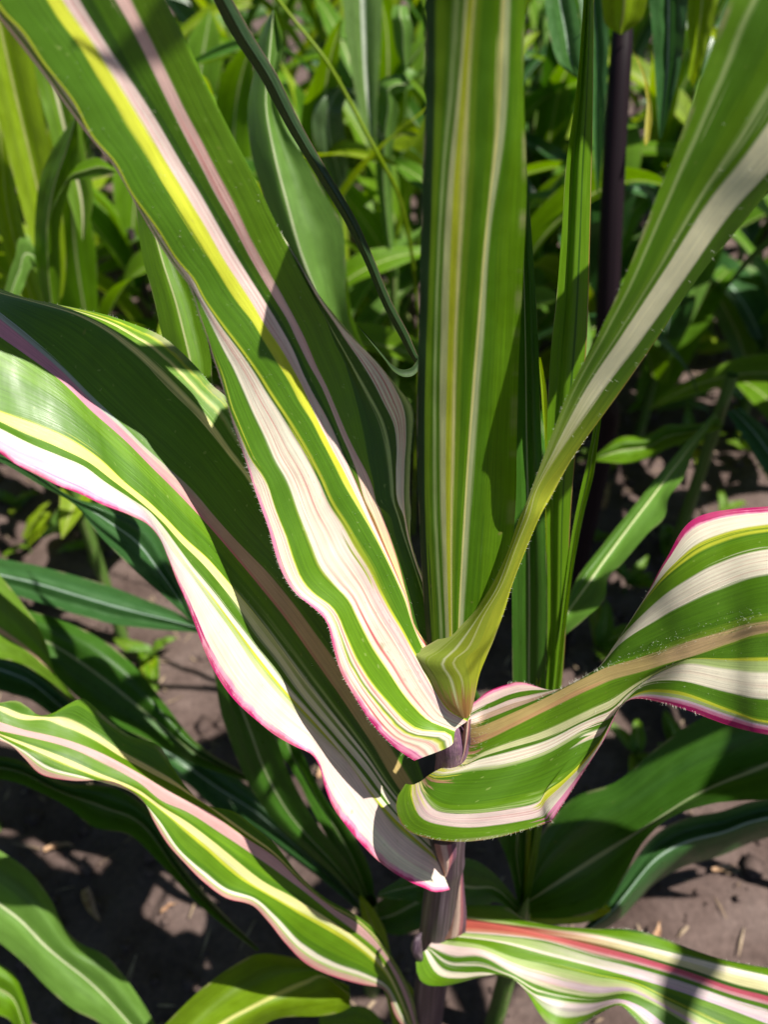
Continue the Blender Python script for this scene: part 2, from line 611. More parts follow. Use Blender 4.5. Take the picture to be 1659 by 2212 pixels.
# -- stalk
k = N("stalk_material")
uv = k.n("ShaderNodeUVMap", uv_map="UVMap").outputs[0]
sp = k.n("ShaderNodeSeparateXYZ", {0: uv})
cb = k.n("ShaderNodeCombineXYZ", {0: k.math('MULTIPLY', sp.outputs[0], 70.0), 1: k.math('MULTIPLY', sp.outputs[1], 5.0)}).outputs[0]
na = k.n("ShaderNodeTexNoise", {"Vector": cb, "Scale": 1.0, "Detail": 3.0}).outputs[0]
c1 = k.ramp(na, [(0.35, (0.012, 0.007, 0.012)), (0.52, (0.055, 0.030, 0.046)), (0.72, (0.20, 0.15, 0.17))])
bp = k.n("ShaderNodeBump", {"Strength": 0.6, "Distance": 0.0008, "Height": na}).outputs[0]
pb = k.n("ShaderNodeBsdfPrincipled", {"Base Color": c1, "Roughness": 0.5, "Normal": bp})
k.n("ShaderNodeOutputMaterial", {0: pb.outputs[0]})
STALK = k.m


def stalk_at(z):
    return np.array([0.0545 - 0.006 * (0.87 - z), 0.314, z])


zz = np.array([-0.03, .05, .2, .36, .42, .445, .465, .480, .51, .56, .61, .63, .645, .66, .70, .74, .765, .775, .80, .815, .83, .845])
rr = np.array([.020, .019, .0185, .018, .0178, .018, .0195, .0185, .0172, .0168, .0155, .0150, .0165, .0150, .0135, .0125, .013, .0120, .0108, .0090, .0070, .0050])
zs = np.linspace(zz[0], zz[-1], 120)
rs = pchip(zz, rr, zs)
stalk = mesh_grids("stalk", [tube([stalk_at(z) for z in zs], rs, 22)], STALK, plant)
stalk["label"] = "dark purple ribbed stalk"

# -- leaf A: the broad leaf rising to the upper left
h1 = lambda p: aff(p, .5, 0, 0)
k1 = lambda p: aff(p, .3526, 365.6, 609.3)
k2 = lambda p: aff(p, .2938, 548.4, 1035.8)
A = [
    k2([(0, 60), (50, 200), (110, 370), (150, 520), (210, 690), (300, 830), (420, 930), (490, 990), (540, 1060), (570, 1180), (600, 1300), (640, 1420), (700, 1530), (760, 1630), (850, 1770), (950, 1890), (1060, 1990), (1180, 2068)])
    + k1([(470, 1100), (420, 960), (390, 870), (350, 730), (330, 660), (300, 560), (265, 460), (235, 350), (190, 230), (120, 20)])
    + [(372, 570), (300, 455), (245, 360), (195, 300), (155, 247), (85, 152), (15, 62), (-20, 20)],
    k2([(75, 0), (150, 220), (230, 420), (290, 600), (350, 740), (450, 850), (560, 930), (620, 1010), (660, 1110), (710, 1230), (780, 1370), (880, 1520), (1000, 1660), (1100, 1770), (1230, 1850), (1440, 1870), (1465, 1940)])
    + k1([(500, 1090), (450, 980), (410, 880), (370, 780), (345, 690), (312, 570), (272, 460), (240, 350), (195, 225), (124, 18)])
    + [(374, 568), (302, 452), (247, 355), (197, 293), (157, 240), (88, 145), (20, 58), (-16, 16)],
    k2([(235, 0), (330, 250), (420, 470), (490, 640), (600, 780), (700, 890), (750, 990), (810, 1110), (880, 1240), (990, 1400), (1100, 1570), (1200, 1690), (1300, 1780), (1390, 1815), (1480, 1850), (1500, 1830)])
    + k1([(650, 1100), (590, 960), (510, 790), (450, 650), (400, 540), (330, 410), (270, 290), (200, 150), (130, 20)])
    + [(376, 565), (303, 448), (248, 350), (198, 286), (158, 232), (92, 138), (25, 52), (-12, 12)],
    k2([(480, 0), (560, 180), (650, 320), (750, 500), (850, 660), (930, 830), (1010, 980), (1090, 1110), (1160, 1240), (1250, 1400), (1340, 1560), (1440, 1700), (1570, 1775)])
    + k1([(840, 1060), (760, 930), (680, 800), (600, 680), (540, 580), (480, 490), (400, 380), (330, 290), (260, 190), (190, 80), (150, 0)])
    + [(378, 560), (340, 500), (280, 415), (245, 350), (200, 300), (155, 220), (85, 130), (40, 65), (0, 25), (-8, 14)],
    k2([(760, 200), (860, 370), (960, 560), (1050, 750), (1110, 890), (1160, 1050), (1260, 1280), (1420, 1560), (1590, 1740)])
    + k1([(420, 130), (500, 230), (580, 360), (660, 490), (740, 620), (800, 740), (870, 850), (930, 970), (1000, 1100), (1070, 1240)])
    + [(96, -8), (130, 48), (170, 100), (212, 170), (251, 230), (273, 267), (303, 312), (342, 380), (381, 442), (427, 517), (462, 574)],
    k2([(810, 240), (905, 430), (990, 600), (1068, 770), (1123, 890), (1166, 1055), (1285, 1285), (1440, 1545), (1595, 1715)])
    + k1([(500, 120), (590, 270), (680, 400), (750, 520), (810, 630), (860, 740), (920, 870), (990, 1010), (1060, 1140), (1130, 1280)])
    + [(128, -8), (164, 42), (196, 84), (231, 140), (265, 194), (303, 256), (330, 303), (366, 364), (403, 424), (440, 486), (478, 554)],
    k2([(855, 270), (935, 450), (1012, 620), (1078, 770), (1130, 890), (1170, 1060), (1300, 1280), (1450, 1530), (1598, 1690)])
    + k1([(590, 130), (670, 260), (760, 420), (820, 560), (880, 680), (950, 800), (1010, 920), (1060, 1040), (1110, 1150), (1170, 1290)])
    + [(166, -8), (181, 18), (213, 70), (251, 130), (291, 188), (327, 244), (364, 306), (396, 360), (430, 414), (465, 476), (508, 550)],
    k2([(870, 260), (945, 440), (1022, 620), (1084, 770), (1134, 890), (1173, 1060), (1310, 1270), (1455, 1515), (1600, 1665)])
    + k1([(640, 100), (720, 230), (780, 360), (850, 500), (930, 640), (990, 780), (1050, 930), (1100, 1040), (1150, 1170), (1200, 1340)])
    + [(244, -8), (273, 40), (298, 88), (322, 138), (349, 194), (377, 251), (404, 304), (430, 352), (462, 414), (500, 482), (536, 550)],
    k2([(950, 280), (1010, 450), (1065, 620), (1110, 790), (1145, 920), (1178, 1060), (1320, 1260), (1460, 1500), (1600, 1640)])
    + k1([(700, 110), (770, 240), (830, 360), (900, 520), (970, 660), (1030, 800), (1090, 940), (1150, 1060), (1220, 1190), (1270, 1330)])
    + [(278, -8), (306, 48), (328, 92), (355, 148), (383, 206), (407, 256), (430, 298), (462, 360), (500, 430), (552, 540)],
    k2([(980, 240), (1040, 420), (1100, 600), (1160, 780), (1200, 900), (1240, 1040), (1340, 1240), (1460, 1460), (1590, 1610)])
    + k1([(890, 100), (960, 230), (1010, 360), (1070, 480), (1110, 600), (1150, 740), (1190, 920), (1220, 1090), (1250, 1220), (1290, 1380)])
    + h1([(715, 0), (810, 190), (910, 400), (1000, 580), (1100, 770), (1170, 920), (1280, 1140)]),
    k2([(1060, 250), (1110, 420), (1170, 600), (1240, 820), (1290, 1000), (1370, 1230), (1470, 1440), (1580, 1580)])
    + k1([(920, 140), (980, 260), (1060, 400), (1140, 540), (1230, 700), (1310, 860), (1350, 1020), (1370, 1200), (1385, 1370)])
    + [(640, 565), (583, 463), (544, 388), (494, 287), (450, 195), (400, 96), (354, 0)],
    k2([(1085, 220), (1130, 420), (1180, 590), (1250, 790), (1300, 980), (1380, 1210), (1480, 1420), (1570, 1550)])
    + k1([(930, 130), (1000, 230), (1080, 350), (1170, 480), (1250, 610), (1320, 750), (1380, 880), (1395, 1010), (1390, 1180), (1410, 1370)])
    + [(640, 562), (582, 462), (543, 387), (493, 286), (449, 195), (399, 96), (353, 0)],
    k2([(1110, 200), (1142, 420), (1185, 580), (1255, 770), (1310, 960), (1390, 1190), (1490, 1400), (1560, 1520)])
    + k1([(940, 120), (1050, 265), (1150, 372), (1265, 480), (1340, 580), (1400, 690), (1440, 800), (1450, 950), (1440, 1120), (1440, 1380)])
    + [(640, 558), (581, 461), (542, 386), (492, 285), (448, 195), (398, 96), (352, 0)],
    k2([(1155, 200), (1152, 420), (1195, 590), (1265, 760), (1320, 950), (1400, 1180), (1495, 1380), (1560, 1500)])
    + k1([(940, 110), (1060, 255), (1190, 405), (1330, 560), (1430, 680), (1490, 770), (1500, 840), (1490, 940), (1480, 1100), (1480, 1370)])
    + [(640, 554), (580, 460), (541, 385), (491, 284), (447, 195), (397, 96), (351, 0)],
]
gA = cols_grid(A, (-.52, -.85), 90, [(0, .517), (.2, .480), (.45, .435), (.7, .385), (1, .325)], [
    (0, [-.004, -.002, 0, 0, .008, .012, .015, .018, .020, .026, .030, .030, .028, .026]),
    (.12, [-.012, -.007, -.003, 0, .004, .006, .007, .008, .009, .012, .014, .012, .010, .007]),
    (.28, [-.006, -.004, -.002, 0, .001, .004, .006, .007, .007, .007, .005, .002, -.001, -.005]),
    (.45, [.006, .004, .002, 0, .001, .004, .006, .007, .008, .008, .004, .001, -.003, -.008]),
    (.58, [.002, .002, .001, 0, .002, .004, .006, .007, .007, .006, .008, .006, .004, .001]),
    (.7, [.014, .010, .004, -.005, -.002, .002, .004, .005, .005, .005, .013, .017, .021, .025]),
    (1, [.012, .006, -.002, -.011, -.004, .000, .003, .006, .008, .011, .020, .024, .028, .032])])
gA = extend(gA, [(-150, -330, -.02, .95), (-330, -620, -.015, .8), (-560, -820, .02, .5), (-800, -900, .06, .1)])
u_ = [j / 13 for j in range(14)]
A_base = stripes([(0, CR), (.009, PK), (.018, W), (.045, Y), (.050, G2), (.056, W), (u_[1], Y), (u_[1] + .006, G), (u_[2] - .006, Y), (u_[2], W), (u_[3] - .03, WP), (u_[3] - .003, Y), (u_[3] + .005, G2),
                  (u_[4], YP), (u_[5], WP), (u_[6], RD), (u_[7], YP), (u_[8] - .01, RD), (u_[8], DG)], .005)
A_top = stripes([(0, PK), (.02, W), (u_[1], Y), (u_[1] + .006, G2), (u_[2], W), (u_[3] - .003, DG), (u_[3] + .006, Y), (u_[3] + .012, G2), (u_[4] - .004, G2), (u_[4], Y), (u_[5], WP), (u_[6], DG), (u_[6] + .03, G2),
                 (u_[7], (.78, .52, .46)), (u_[8], G), (u_[9] - .008, G), (u_[9], DG)], .005)  # dark green past the fold crease is painted shade
st_sh = [(u_[9] + .006, DG)]


def with_tail(st, tail):
    st = [s for s in st if s[0] < 0.99]
    return st + tail


tailA = [(u_[10] - .02, DG), (u_[10] - .012, LG), (u_[10], LG), (u_[10] + .008, DG), (u_[11] - .004, DG), (u_[11], W), (u_[12], W), (u_[12] + .005, DG), (.975, LG), (1.0, DG)]  # right wing green darkened, its shade is in the colour
matA = leaf_mat("striped_leaf_upper", [(.09, with_tail(A_base, tailA)), (.19, with_tail(A_top, tailA))], veins=110, red=1.0, freckle=.45, length=7, wob=.003, trans=.20, spots=.25)
leafA, WA = leaf(plant, gA, matA, 220, 118, .0012, 3, "broad striped leaf rising to the upper left with a crimson edge near its base")
hairs(leafA, WA, [(0, .004, 0, .40, 300, -1), (u_[3], u_[4], .1, .55, 130, 0), (.2, .7, .05, .5, 110, 0), (.99, 1, .1, .5, 90, 1), (0.3, .36, 0, .02, 50, 0)], seed=2)

# -- leaf V: the upright young leaf in the centre, seen from behind
Vc = [
    [(917, -20), (919, 200), (912, 400), (904, 737), (900, 930), (906, 1140), (920, 1360), (926, 1420)],
    [(942, -20), (940, 200), (934, 400), (922, 737), (918, 930), (920, 1140), (932, 1360), (936, 1420)],
    [(1002, -20), (989, 150), (964, 400), (949, 737), (947, 987), (952, 1187), (960, 1360), (962, 1420)],
    [(1016, -20), (1003, 150), (985, 400), (972, 737), (967, 987), (968, 1187), (972, 1360), (973, 1420)],
    [(1042, -20), (1032, 150), (1022, 400), (1000, 737), (992, 987), (984, 1187), (981, 1360), (981, 1420)],
    [(1084, -20), (1069, 300), (1049, 500), (1029, 737), (1010, 987), (998, 1187), (990, 1360), (988, 1420)],
    [(1104, -20), (1089, 300), (1059, 500), (1044, 737), (1024, 987), (1010, 1187), (1000, 1360), (997, 1420)],
    [(1136, -20), (1132, 200), (1138, 375), (1130, 600), (1123, 737), (1117, 937), (1113, 1112), (1070, 1360), (1040, 1420)],
]
gV = cols_grid(Vc, (0, -1), 60, [(0, .505), (.3, .442), (.6, .372), (1, .300)], [
    (0, [.006, .002, -.002, -.003, -.003, -.002, -.001, .004]),
    (.4, [-.006, -.007, -.007, -.007, -.006, -.003, .000, .014]),
    (1, [-.010, -.009, -.008, -.007, -.005, -.001, .002, .014])])
gV = extend(gV, [(0, -140, -.006, .85), (-10, -260, -.006, .5), (-16, -340, -.004, .08)])
v_ = [j / 7 for j in range(8)]
OL = (0.15, 0.26, 0.012)
sV = stripes([(0, (.016, .045, .012)), (v_[1], OL), (v_[1] + .06, G2), (v_[2] - .05, LG), (v_[2] - .03, G2), (v_[2] + .02, (.52, .53, .24)), (v_[3] - .03, Y), (v_[3] + .05, YP), (v_[3] + .08, OL), (v_[4], G2), (v_[5] - .06, G), (v_[5], YP), (v_[5] + .05, (.40, .44, .22)), (v_[6], G2), (v_[6] + .06, G), (.97, G)], .030)  # near-black left edge paints the shade of the turned-away margin
matV = leaf_mat("upright_leaf", [(0, sV)], veins=90, length=6, wob=.006, trans=.58, red=.0)
leafV, WV = leaf(plant, gV, matV, 160, 72, .0012, 8, "upright green and cream leaf in the middle of the plant")

# -- leaf D: leaf to the upper right with its funnel shaped collar
Dr = [
    [(984, 1543, .514), (992, 1547, .510), (1000, 1550, .508), (1008, 1552, .508), (1014, 1546, .510), (1019, 1538, .515)],
    [(954, 1514, .512), (970, 1521, .505), (988, 1524, .501), (1006, 1521, .500), (1017, 1514, .502), (1026, 1505, .508)],
    [(921, 1457, .506), (946, 1466, .500), (974, 1469, .495), (1002, 1466, .492), (1019, 1462, .493), (1036, 1458, .498)],
    [(889, 1411, .500), (925, 1428, .495), (955, 1432, .490), (985, 1428, .487), (1015, 1422, .486), (1053, 1415, .490)],
    [(905, 1404, .503), (958, 1402, .494), (986, 1398, .488), (1018, 1398, .482), (1040, 1392, .481), (1068, 1380, .484)],
    [(1002, 1344, .492), (1016, 1344, .485), (1032, 1334, .478), (1048, 1330, .473), (1066, 1326, .472), (1090, 1320, .476)],
    [(1054, 1278, .482), (1062, 1276, .473), (1073, 1270, .466), (1087, 1262, .462), (1098, 1260, .462), (1109, 1258, .466)],
    [(1094, 1199, .468), (1098, 1197, .460), (1105, 1188, .455), (1118, 1180, .451), (1130, 1176, .451), (1142, 1174, .456)],
    [(1119, 1128, .456), (1124, 1124, .449), (1131, 1120, .444), (1146, 1112, .440), (1158, 1108, .440), (1170, 1110, .446)],
    [(1139, 1082, .446), (1146, 1076, .440), (1150, 1068, .436), (1162, 1058, .432), (1176, 1060, .433), (1192, 1072, .440)],
    [(1169, 1002, .432), (1180, 1000, .426), (1188, 992, .422), (1202, 988, .418), (1226, 990, .420), (1244, 980, .428)],
    [(1229, 847, .402), (1252, 845, .396), (1264, 845, .392), (1296, 850, .388), (1322, 850, .390), (1344, 842, .398)],
    [(1294, 720, .374), (1324, 720, .368), (1346, 722, .364), (1386, 732, .360), (1414, 730, .362), (1436, 708, .370)],
    [(1354, 590, .348), (1400, 588, .342), (1440, 578, .338), (1480, 600, .334), (1515, 590, .336), (1540, 545, .344)],
    [(1419, 425, .322), (1480, 425, .316), (1534, 432, .312), (1580, 458, .308), (1612, 470, .310), (1650, 405, .318)],
    [(1474, 285, .300), (1545, 300, .294), (1622, 322, .290), (1680, 348, .286), (1715, 340, .288), (1745, 285, .296)],
    [(1529, 130, .280), (1620, 160, .274), (1710, 190, .270), (1775, 220, .266), (1810, 215, .268), (1840, 165, .276)],
    [(1585, -20, .262), (1690, 20, .256), (1795, 60, .252), (1865, 95, .248), (1900, 90, .250), (1930, 45, .258)],
    [(1690, -200, .250), (1795, -150, .246), (1900, -110, .243), (1970, -90, .242), (2000, -100, .246), (2030, -130, .252)],
    [(1860, -330, .262), (1920, -310, .260), (1990, -290, .259), (2040, -280, .259), (2070, -290, .260), (2090, -310, .262)],
    [(2020, -430, .284), (2030, -425, .284), (2040, -420, .284), (2050, -418, .284), (2055, -420, .284), (2060, -422, .284)],
]
gD = rows_grid(Dr, 110)
_k = np.clip((np.linspace(0, len(Dr) - 1, 110) - 8) / 4, 0, 1)[:, None]
gD[:, :, 2] = .50 - (.50 - gD[:, :, 2]) * .74
gD[:, :, 2] += _k * np.linspace(-.030, .030, 6)[None, :] * gD[:, :, 2] / .36
OLY = (.30, .36, .03)
D0 = stripes([(0, (.34, .40, .10)), (.16, (.26, .34, .04)), (.38, (.55, .58, .30)), (.43, OLY), (.55, (.50, .52, .20)), (.58, OLY), (.75, (.36, .40, .03)), (.95, Y)], .02)
D1 = stripes([(0, G), (.08, LG), (.10, G2), (.22, G), (.30, LG), (.33, G2), (.37, G), (.40, (.84, .77, .50)), (.59, (.66, .62, .40)), (.61, G2), (.80, G), (.95, (.24, .20, .03))], .02)
DB = stripes([(0, (.40, .25, .10)), (.5, (.34, .18, .06)), (.8, (.46, .30, .13))], .05)
matD = leaf_mat("funnel_leaf", [(.018, DB), (.024, D0), (.24, D0), (.36, D1)], veins=80, length=7, wob=.008, trans=.5, var=.16)
leafD, WD = leaf(plant, gD, matD, 200, 60, .0006, 6, "leaf rising to the upper right with a pale midrib and a yellow funnel at its base")
hairs(leafD, WD, [(0, .004, .15, .6, 80, -1), (.99, 1, .1, .3, 50, 1), (.2, .9, .3, .7, 60, 0)], seed=4)

# -- leaf B: the long leaf to the left
B = [
    [(0, 624), (50, 642), (115, 656), (175, 668), (225, 679), (285, 699), (345, 724), (390, 759), (425, 794), (460, 834), (485, 854), (530, 930), (600, 1040), (700, 1210), (800, 1400), (880, 1580), (935, 1740)],
    [(0, 634), (80, 655), (165, 681), (215, 706), (280, 754), (340, 809), (380, 849), (425, 894), (465, 944), (495, 984), (530, 1029), (565, 1084), (640, 1190), (720, 1310), (810, 1460), (880, 1610), (935, 1755)],
    [(0, 679), (50, 719), (125, 784), (200, 858), (275, 929), (310, 964), (350, 1000), (415, 1059), (465, 1118), (520, 1178), (575, 1234), (640, 1312), (700, 1395), (770, 1492), (830, 1590), (890, 1690), (932, 1765)],
    [(0, 729), (50, 764), (125, 819), (200, 890), (275, 956), (325, 1007), (390, 1072), (460, 1147), (500, 1194), (550, 1254), (615, 1334), (675, 1418), (740, 1512), (800, 1602), (860, 1700), (928, 1790)],
    [(0, 889), (85, 919), (165, 957), (215, 992), (270, 1043), (325, 1088), (360, 1122), (400, 1164), (450, 1209), (490, 1254), (530, 1302), (575, 1358), (625, 1426), (662, 1476), (725, 1556), (795, 1643), (835, 1700), (928, 1808)],
    [(0, 911), (50, 934), (125, 966), (190, 998), (240, 1036), (300, 1082), (345, 1122), (390, 1172), (440, 1222), (480, 1270), (515, 1315), (550, 1365), (600, 1428), (650, 1498), (720, 1580), (795, 1668), (850, 1745), (930, 1826)],
    [(0, 927), (60, 957), (125, 984), (180, 1008), (225, 1041), (285, 1080), (320, 1104), (350, 1138), (380, 1180), (415, 1230), (460, 1285), (500, 1338), (560, 1415), (615, 1485), (670, 1545), (750, 1640), (820, 1730), (938, 1846)],
    [(0, 938), (60, 966), (125, 992), (200, 1030), (260, 1068), (310, 1102), (340, 1140), (370, 1188), (410, 1240), (450, 1296), (500, 1364), (555, 1446), (608, 1508), (660, 1562), (700, 1602), (750, 1650), (805, 1730), (860, 1805), (950, 1872)],
    [(0, 979), (35, 1004), (75, 1024), (125, 1049), (165, 1064), (225, 1092), (280, 1113), (320, 1134), (345, 1164), (362, 1204), (382, 1256), (402, 1300), (420, 1348), (440, 1403), (467, 1458), (505, 1511), (550, 1553), (600, 1592), (640, 1614), (673, 1630), (690, 1657), (700, 1695), (719, 1743), (747, 1783), (783, 1826), (826, 1867), (867, 1895), (914, 1917), (948, 1927), (972, 1922)],
]
gB = cols_grid(B, (-.71, -.70), 100, [(0, .635), (.10, .605), (.25, .563), (.42, .522), (.65, .482), (1, .445)], [
    (0, [.030, .025, .015, .010, .004, 0, -.004, -.008, -.014]),
    (.1, [.030, .024, .012, .008, .002, -.002, -.008, -.012, -.020]),
    (.25, [.020, .018, .012, .010, .002, -.002, -.006, -.010, -.022]),
    (.42, [.014, .014, .013, .012, .004, .000, -.004, -.008, -.012]),
    (.55, [.036, .026, .014, .011, .004, .000, -.002, -.006, -.018]),
    (.78, [.050, .034, .016, .011, .002, -.002, -.005, -.008, -.022]),
    (1, [.050, .034, .016, .011, .000, -.004, -.008, -.010, -.026])])
gB = extend(gB, [(-220, -170, .01, .85), (-400, -290, .03, .5), (-520, -350, .05, .08)])
b_ = [j / 8 for j in range(9)]
B0 = stripes([(0, DG), (.05, G2), (.09, DG), (b_[2] - .02, G2), (b_[2], TAN), (b_[3], DG), (b_[3] + .05, G2), (b_[4] - .06, LG), (b_[4] - .045, DG), (b_[4] - .02, W), (b_[4] + .01, G2), (b_[4] + .05, W), (b_[5] + .02, G2), (b_[6] - .05, W), (b_[6] + .02, Y), (b_[6] + .06, LG), (b_[6] + .085, WP), (b_[7] + .06, W), (.976, PK), (.988, CR)], .008)
B1 = stripes([(0, G), (.025, Y), (.033, G), (.060, YP), (.070, G), (b_[1] - .018, YP), (b_[1], G2), (b_[1] + .05, G2), (b_[2], (.35, .42, .36)), (b_[2] + .030, (.58, .26, .34)), (b_[3], G), (b_[3] + .05, G2), (b_[4] - .004, Y), (b_[4] + .004, (.72, .70, .20)), (b_[5], G2), (b_[6] - .01, W), (b_[6] + .06, (.76, .66, .66)), (b_[7], (.74, .60, .66)), (b_[7] + .05, (.72, .50, .62)), (.974, PK), (.987, CR)], .008)
B0m = stripes([(0, G2), (.05, LG), (.06, G2), (b_[1] - .018, YP), (b_[1], G2), (b_[2] - .01, G2), (b_[2], (.55, .34, .24)), (b_[3] - .02, (.62, .20, .20)), (b_[3], G), (b_[3] + .05, G2), (b_[4] - .004, Y), (b_[4] + .004, (.70, .70, .30)), (b_[5] - .01, G2), (b_[6] - .03, W), (b_[6] + .03, Y), (b_[6] + .06, LG), (b_[7], W), (.974, PK), (.987, CR)], .008)
matB = leaf_mat("long_striped_leaf", [(.12, B0), (.36, B0m), (.55, B1)], veins=120, red=.22, freckle=.05, length=7, wob=.0035, trans=.24, rough=.47, spec=.5, spots=.25)
leafB, WB = leaf(plant, gB, matB, 220, 110, .0010, 13, "long striped leaf to the left with a white band and a crimson margin")
hairs(leafB, WB, [(.99, 1, 0, .7, 220, 1), (.2, .75, .05, .6, 60, 0), (.0, .005, .3, .75, 120, -1)], length=.0022, seed=6)

# -- leaf C: the arching leaf to the right
Cr = [
    [(1000, 1533, .556), (1003, 1540, .552), (1008, 1548, .546), (1013, 1556, .536), (1018, 1572, .544), (1012, 1610, .544), (985, 1640, .545), (930, 1672, .547), (905, 1690, .549), (890, 1695, .551), (876, 1693, .553)],
    [(1026, 1516, .560), (1030, 1524, .556), (1032, 1535, .551), (1033, 1548, .545), (1035, 1570, .540), (1030, 1607, .538), (1010, 1647, .538), (955, 1675, .538), (914, 1718, .540), (891, 1728, .544), (855, 1735, .552)],
    [(1054, 1494, .562), (1060, 1508, .557), (1064, 1522, .550), (1066, 1535, .542), (1066, 1558, .534), (1062, 1594, .532), (1044, 1630, .532), (1020, 1664, .532), (945, 1752, .530), (918, 1771, .532), (878, 1792, .540)],
    [(1094, 1479, .562), (1100, 1492, .556), (1104, 1505, .548), (1106, 1520, .538), (1108, 1540, .528), (1109, 1571, .525), (1104, 1610, .525), (1090, 1655, .524), (1013, 1757, .521), (1000, 1787, .521), (960, 1817, .525)],
    [(1130, 1474, .560), (1140, 1485, .553), (1150, 1495, .544), (1160, 1505, .532), (1169, 1512, .520), (1179, 1536, .517), (1179, 1587, .518), (1179, 1628, .518), (1090, 1749, .514), (1087, 1780, .513), (1060, 1812, .514)],
    [(1210, 1496, .552), (1220, 1491, .546), (1228, 1485, .536), (1236, 1477, .522), (1245, 1473, .508), (1252, 1500, .505), (1255, 1552, .507), (1254, 1586, .509), (1160, 1735, .508), (1165, 1764, .506), (1184, 1778, .504)],
    [(1252, 1472, .543), (1258, 1466, .537), (1264, 1461, .528), (1270, 1456, .515), (1280, 1456, .503), (1288, 1484, .500), (1290, 1535, .503), (1285, 1574, .507), (1180, 1711, .507), (1184, 1744, .502), (1194, 1771, .499)],
    [(1294, 1444, .534), (1295, 1441, .528), (1296, 1439, .519), (1298, 1438, .508), (1315, 1440, .498), (1325, 1468, .495), (1325, 1518, .499), (1318, 1560, .504), (1222, 1680, .505), (1228, 1696, .500), (1236, 1708, .496)],
    [(1337, 1380, .516), (1338, 1379, .510), (1340, 1378, .504), (1346, 1386, .495), (1384, 1421, .486), (1390, 1450, .484), (1375, 1480, .491), (1345, 1520, .500), (1288, 1612, .504), (1290, 1620, .500), (1306, 1598, .494)],
    [(1392, 1294, .498), (1399, 1287, .494), (1410, 1308, .488), (1420, 1338, .482), (1439, 1402, .475), (1445, 1433, .474), (1437, 1444, .480), (1393, 1478, .492), (1362, 1506, .498), (1356, 1512, .497), (1356, 1514, .494)],
    [(1440, 1207, .486), (1455, 1221, .482), (1465, 1266, .476), (1475, 1308, .471), (1494, 1383, .465), (1497, 1418, .466), (1492, 1424, .467), (1470, 1471, .466), (1458, 1492, .466), (1456, 1508, .466), (1453, 1524, .467)],
    [(1505, 1118, .482), (1530, 1166, .474), (1550, 1218, .466), (1560, 1270, .460), (1577, 1361, .454), (1577, 1391, .456), (1577, 1427, .454), (1577, 1496, .450), (1577, 1532, .450), (1575, 1545, .451), (1575, 1567, .453)],
    [(1659, 1094, .476), (1659, 1135, .466), (1659, 1187, .457), (1659, 1240, .450), (1659, 1342, .444), (1659, 1369, .446), (1659, 1427, .444), (1659, 1510, .440), (1659, 1557, .440), (1659, 1568, .441), (1659, 1587, .443)],
    [(1850, 1090, .462), (1850, 1130, .452), (1850, 1180, .442), (1850, 1230, .435), (1850, 1330, .430), (1850, 1360, .431), (1850, 1420, .431), (1850, 1510, .428), (1850, 1570, .428), (1850, 1590, .429), (1850, 1620, .432)],
    [(2100, 1100, .462), (2100, 1140, .452), (2100, 1190, .444), (2100, 1250, .438), (2100, 1350, .432), (2100, 1390, .433), (2100, 1450, .433), (2100, 1540, .432), (2100, 1610, .434), (2100, 1630, .435), (2100, 1660, .438)],
    [(2450, 1200, .466), (2450, 1230, .460), (2450, 1270, .454), (2450, 1320, .448), (2450, 1400, .442), (2450, 1430, .443), (2450, 1480, .444), (2450, 1560, .446), (2450, 1620, .448), (2450, 1640, .449), (2450, 1670, .452)],
    [(2750, 1370, .476), (2750, 1385, .472), (2750, 1405, .470), (2750, 1430, .466), (2750, 1475, .462), (2750, 1490, .462), (2750, 1520, .463), (2750, 1560, .464), (2750, 1600, .466), (2750, 1610, .467), (2750, 1630, .469)],
    [(2980, 1560, .49), (2980, 1562, .49), (2980, 1565, .49), (2980, 1568, .49), (2980, 1572, .49), (2980, 1574, .49), (2980, 1578, .49), (2980, 1582, .49), (2980, 1586, .49), (2980, 1588, .49), (2980, 1592, .49)],
]
gC = rows_grid(Cr, 100)
gC[:, :, 2] -= pchip([0, 8, 11, 12, 13, 14, 16, 17], [0, 0, .002, .006, .010, .010, .0, -.02], np.linspace(0, len(Cr) - 1, 100))[:, None]
lobe = rows_grid([[(1286, 1626, .512), (1286, 1642, .516)], [(1304, 1600, .512), (1345, 1624, .520)], [(1325, 1550, .510), (1378, 1612, .522)],
                  [(1350, 1515, .506), (1392, 1565, .520)], [(1376, 1500, .500), (1404, 1522, .512)], [(1410, 1504, .492), (1412, 1506, .498)]], 24)
lobe = np.concatenate([lobe[:, :1], lobe.mean(axis=1, keepdims=True), lobe[:, 1:]], axis=1)
_m = gC.mean(axis=1)[:, :2]
_s = np.concatenate([[0], np.cumsum(np.linalg.norm(np.diff(_m, axis=0), axis=1))])
cv = lambda i_: float(np.interp(i_ / (len(Cr) - 1) * 99, np.arange(100), _s / _s[-1]))
c_ = [j / 10 for j in range(11)]
Cl = stripes([(0, CR), (.02, PK), (.05, WP), (.13, WP), (.16, G2), (.24, WP), (.30, (.55, .38, .28)), (.36, G2), (c_[4], TAN), (c_[5] - .03, (.50, .30, .13)), (c_[5], G), (c_[6] - .02, (.60, .60, .30)), (c_[6] + .015, G2), (c_[6] + .035, W), (c_[7] - .012, (.40, .46, .20)), (c_[7] + .002, G2), (c_[8] - .025, G), (c_[8] - .015, LG), (c_[8] - .008, G2), (c_[8], WP), (.84, (.72, .50, .50)), (.85, WP), (c_[9], G), (.992, (.2, .12, .04))], .006)
Cc = stripes([(0, PK), (.10, WP), (.36, TAN), (.45, (.40, .20, .12)), (.56, YP), (.66, Y), (.72, (.30, .10, .12)), (.76, YP), (.84, Y), (.92, G)], .03)
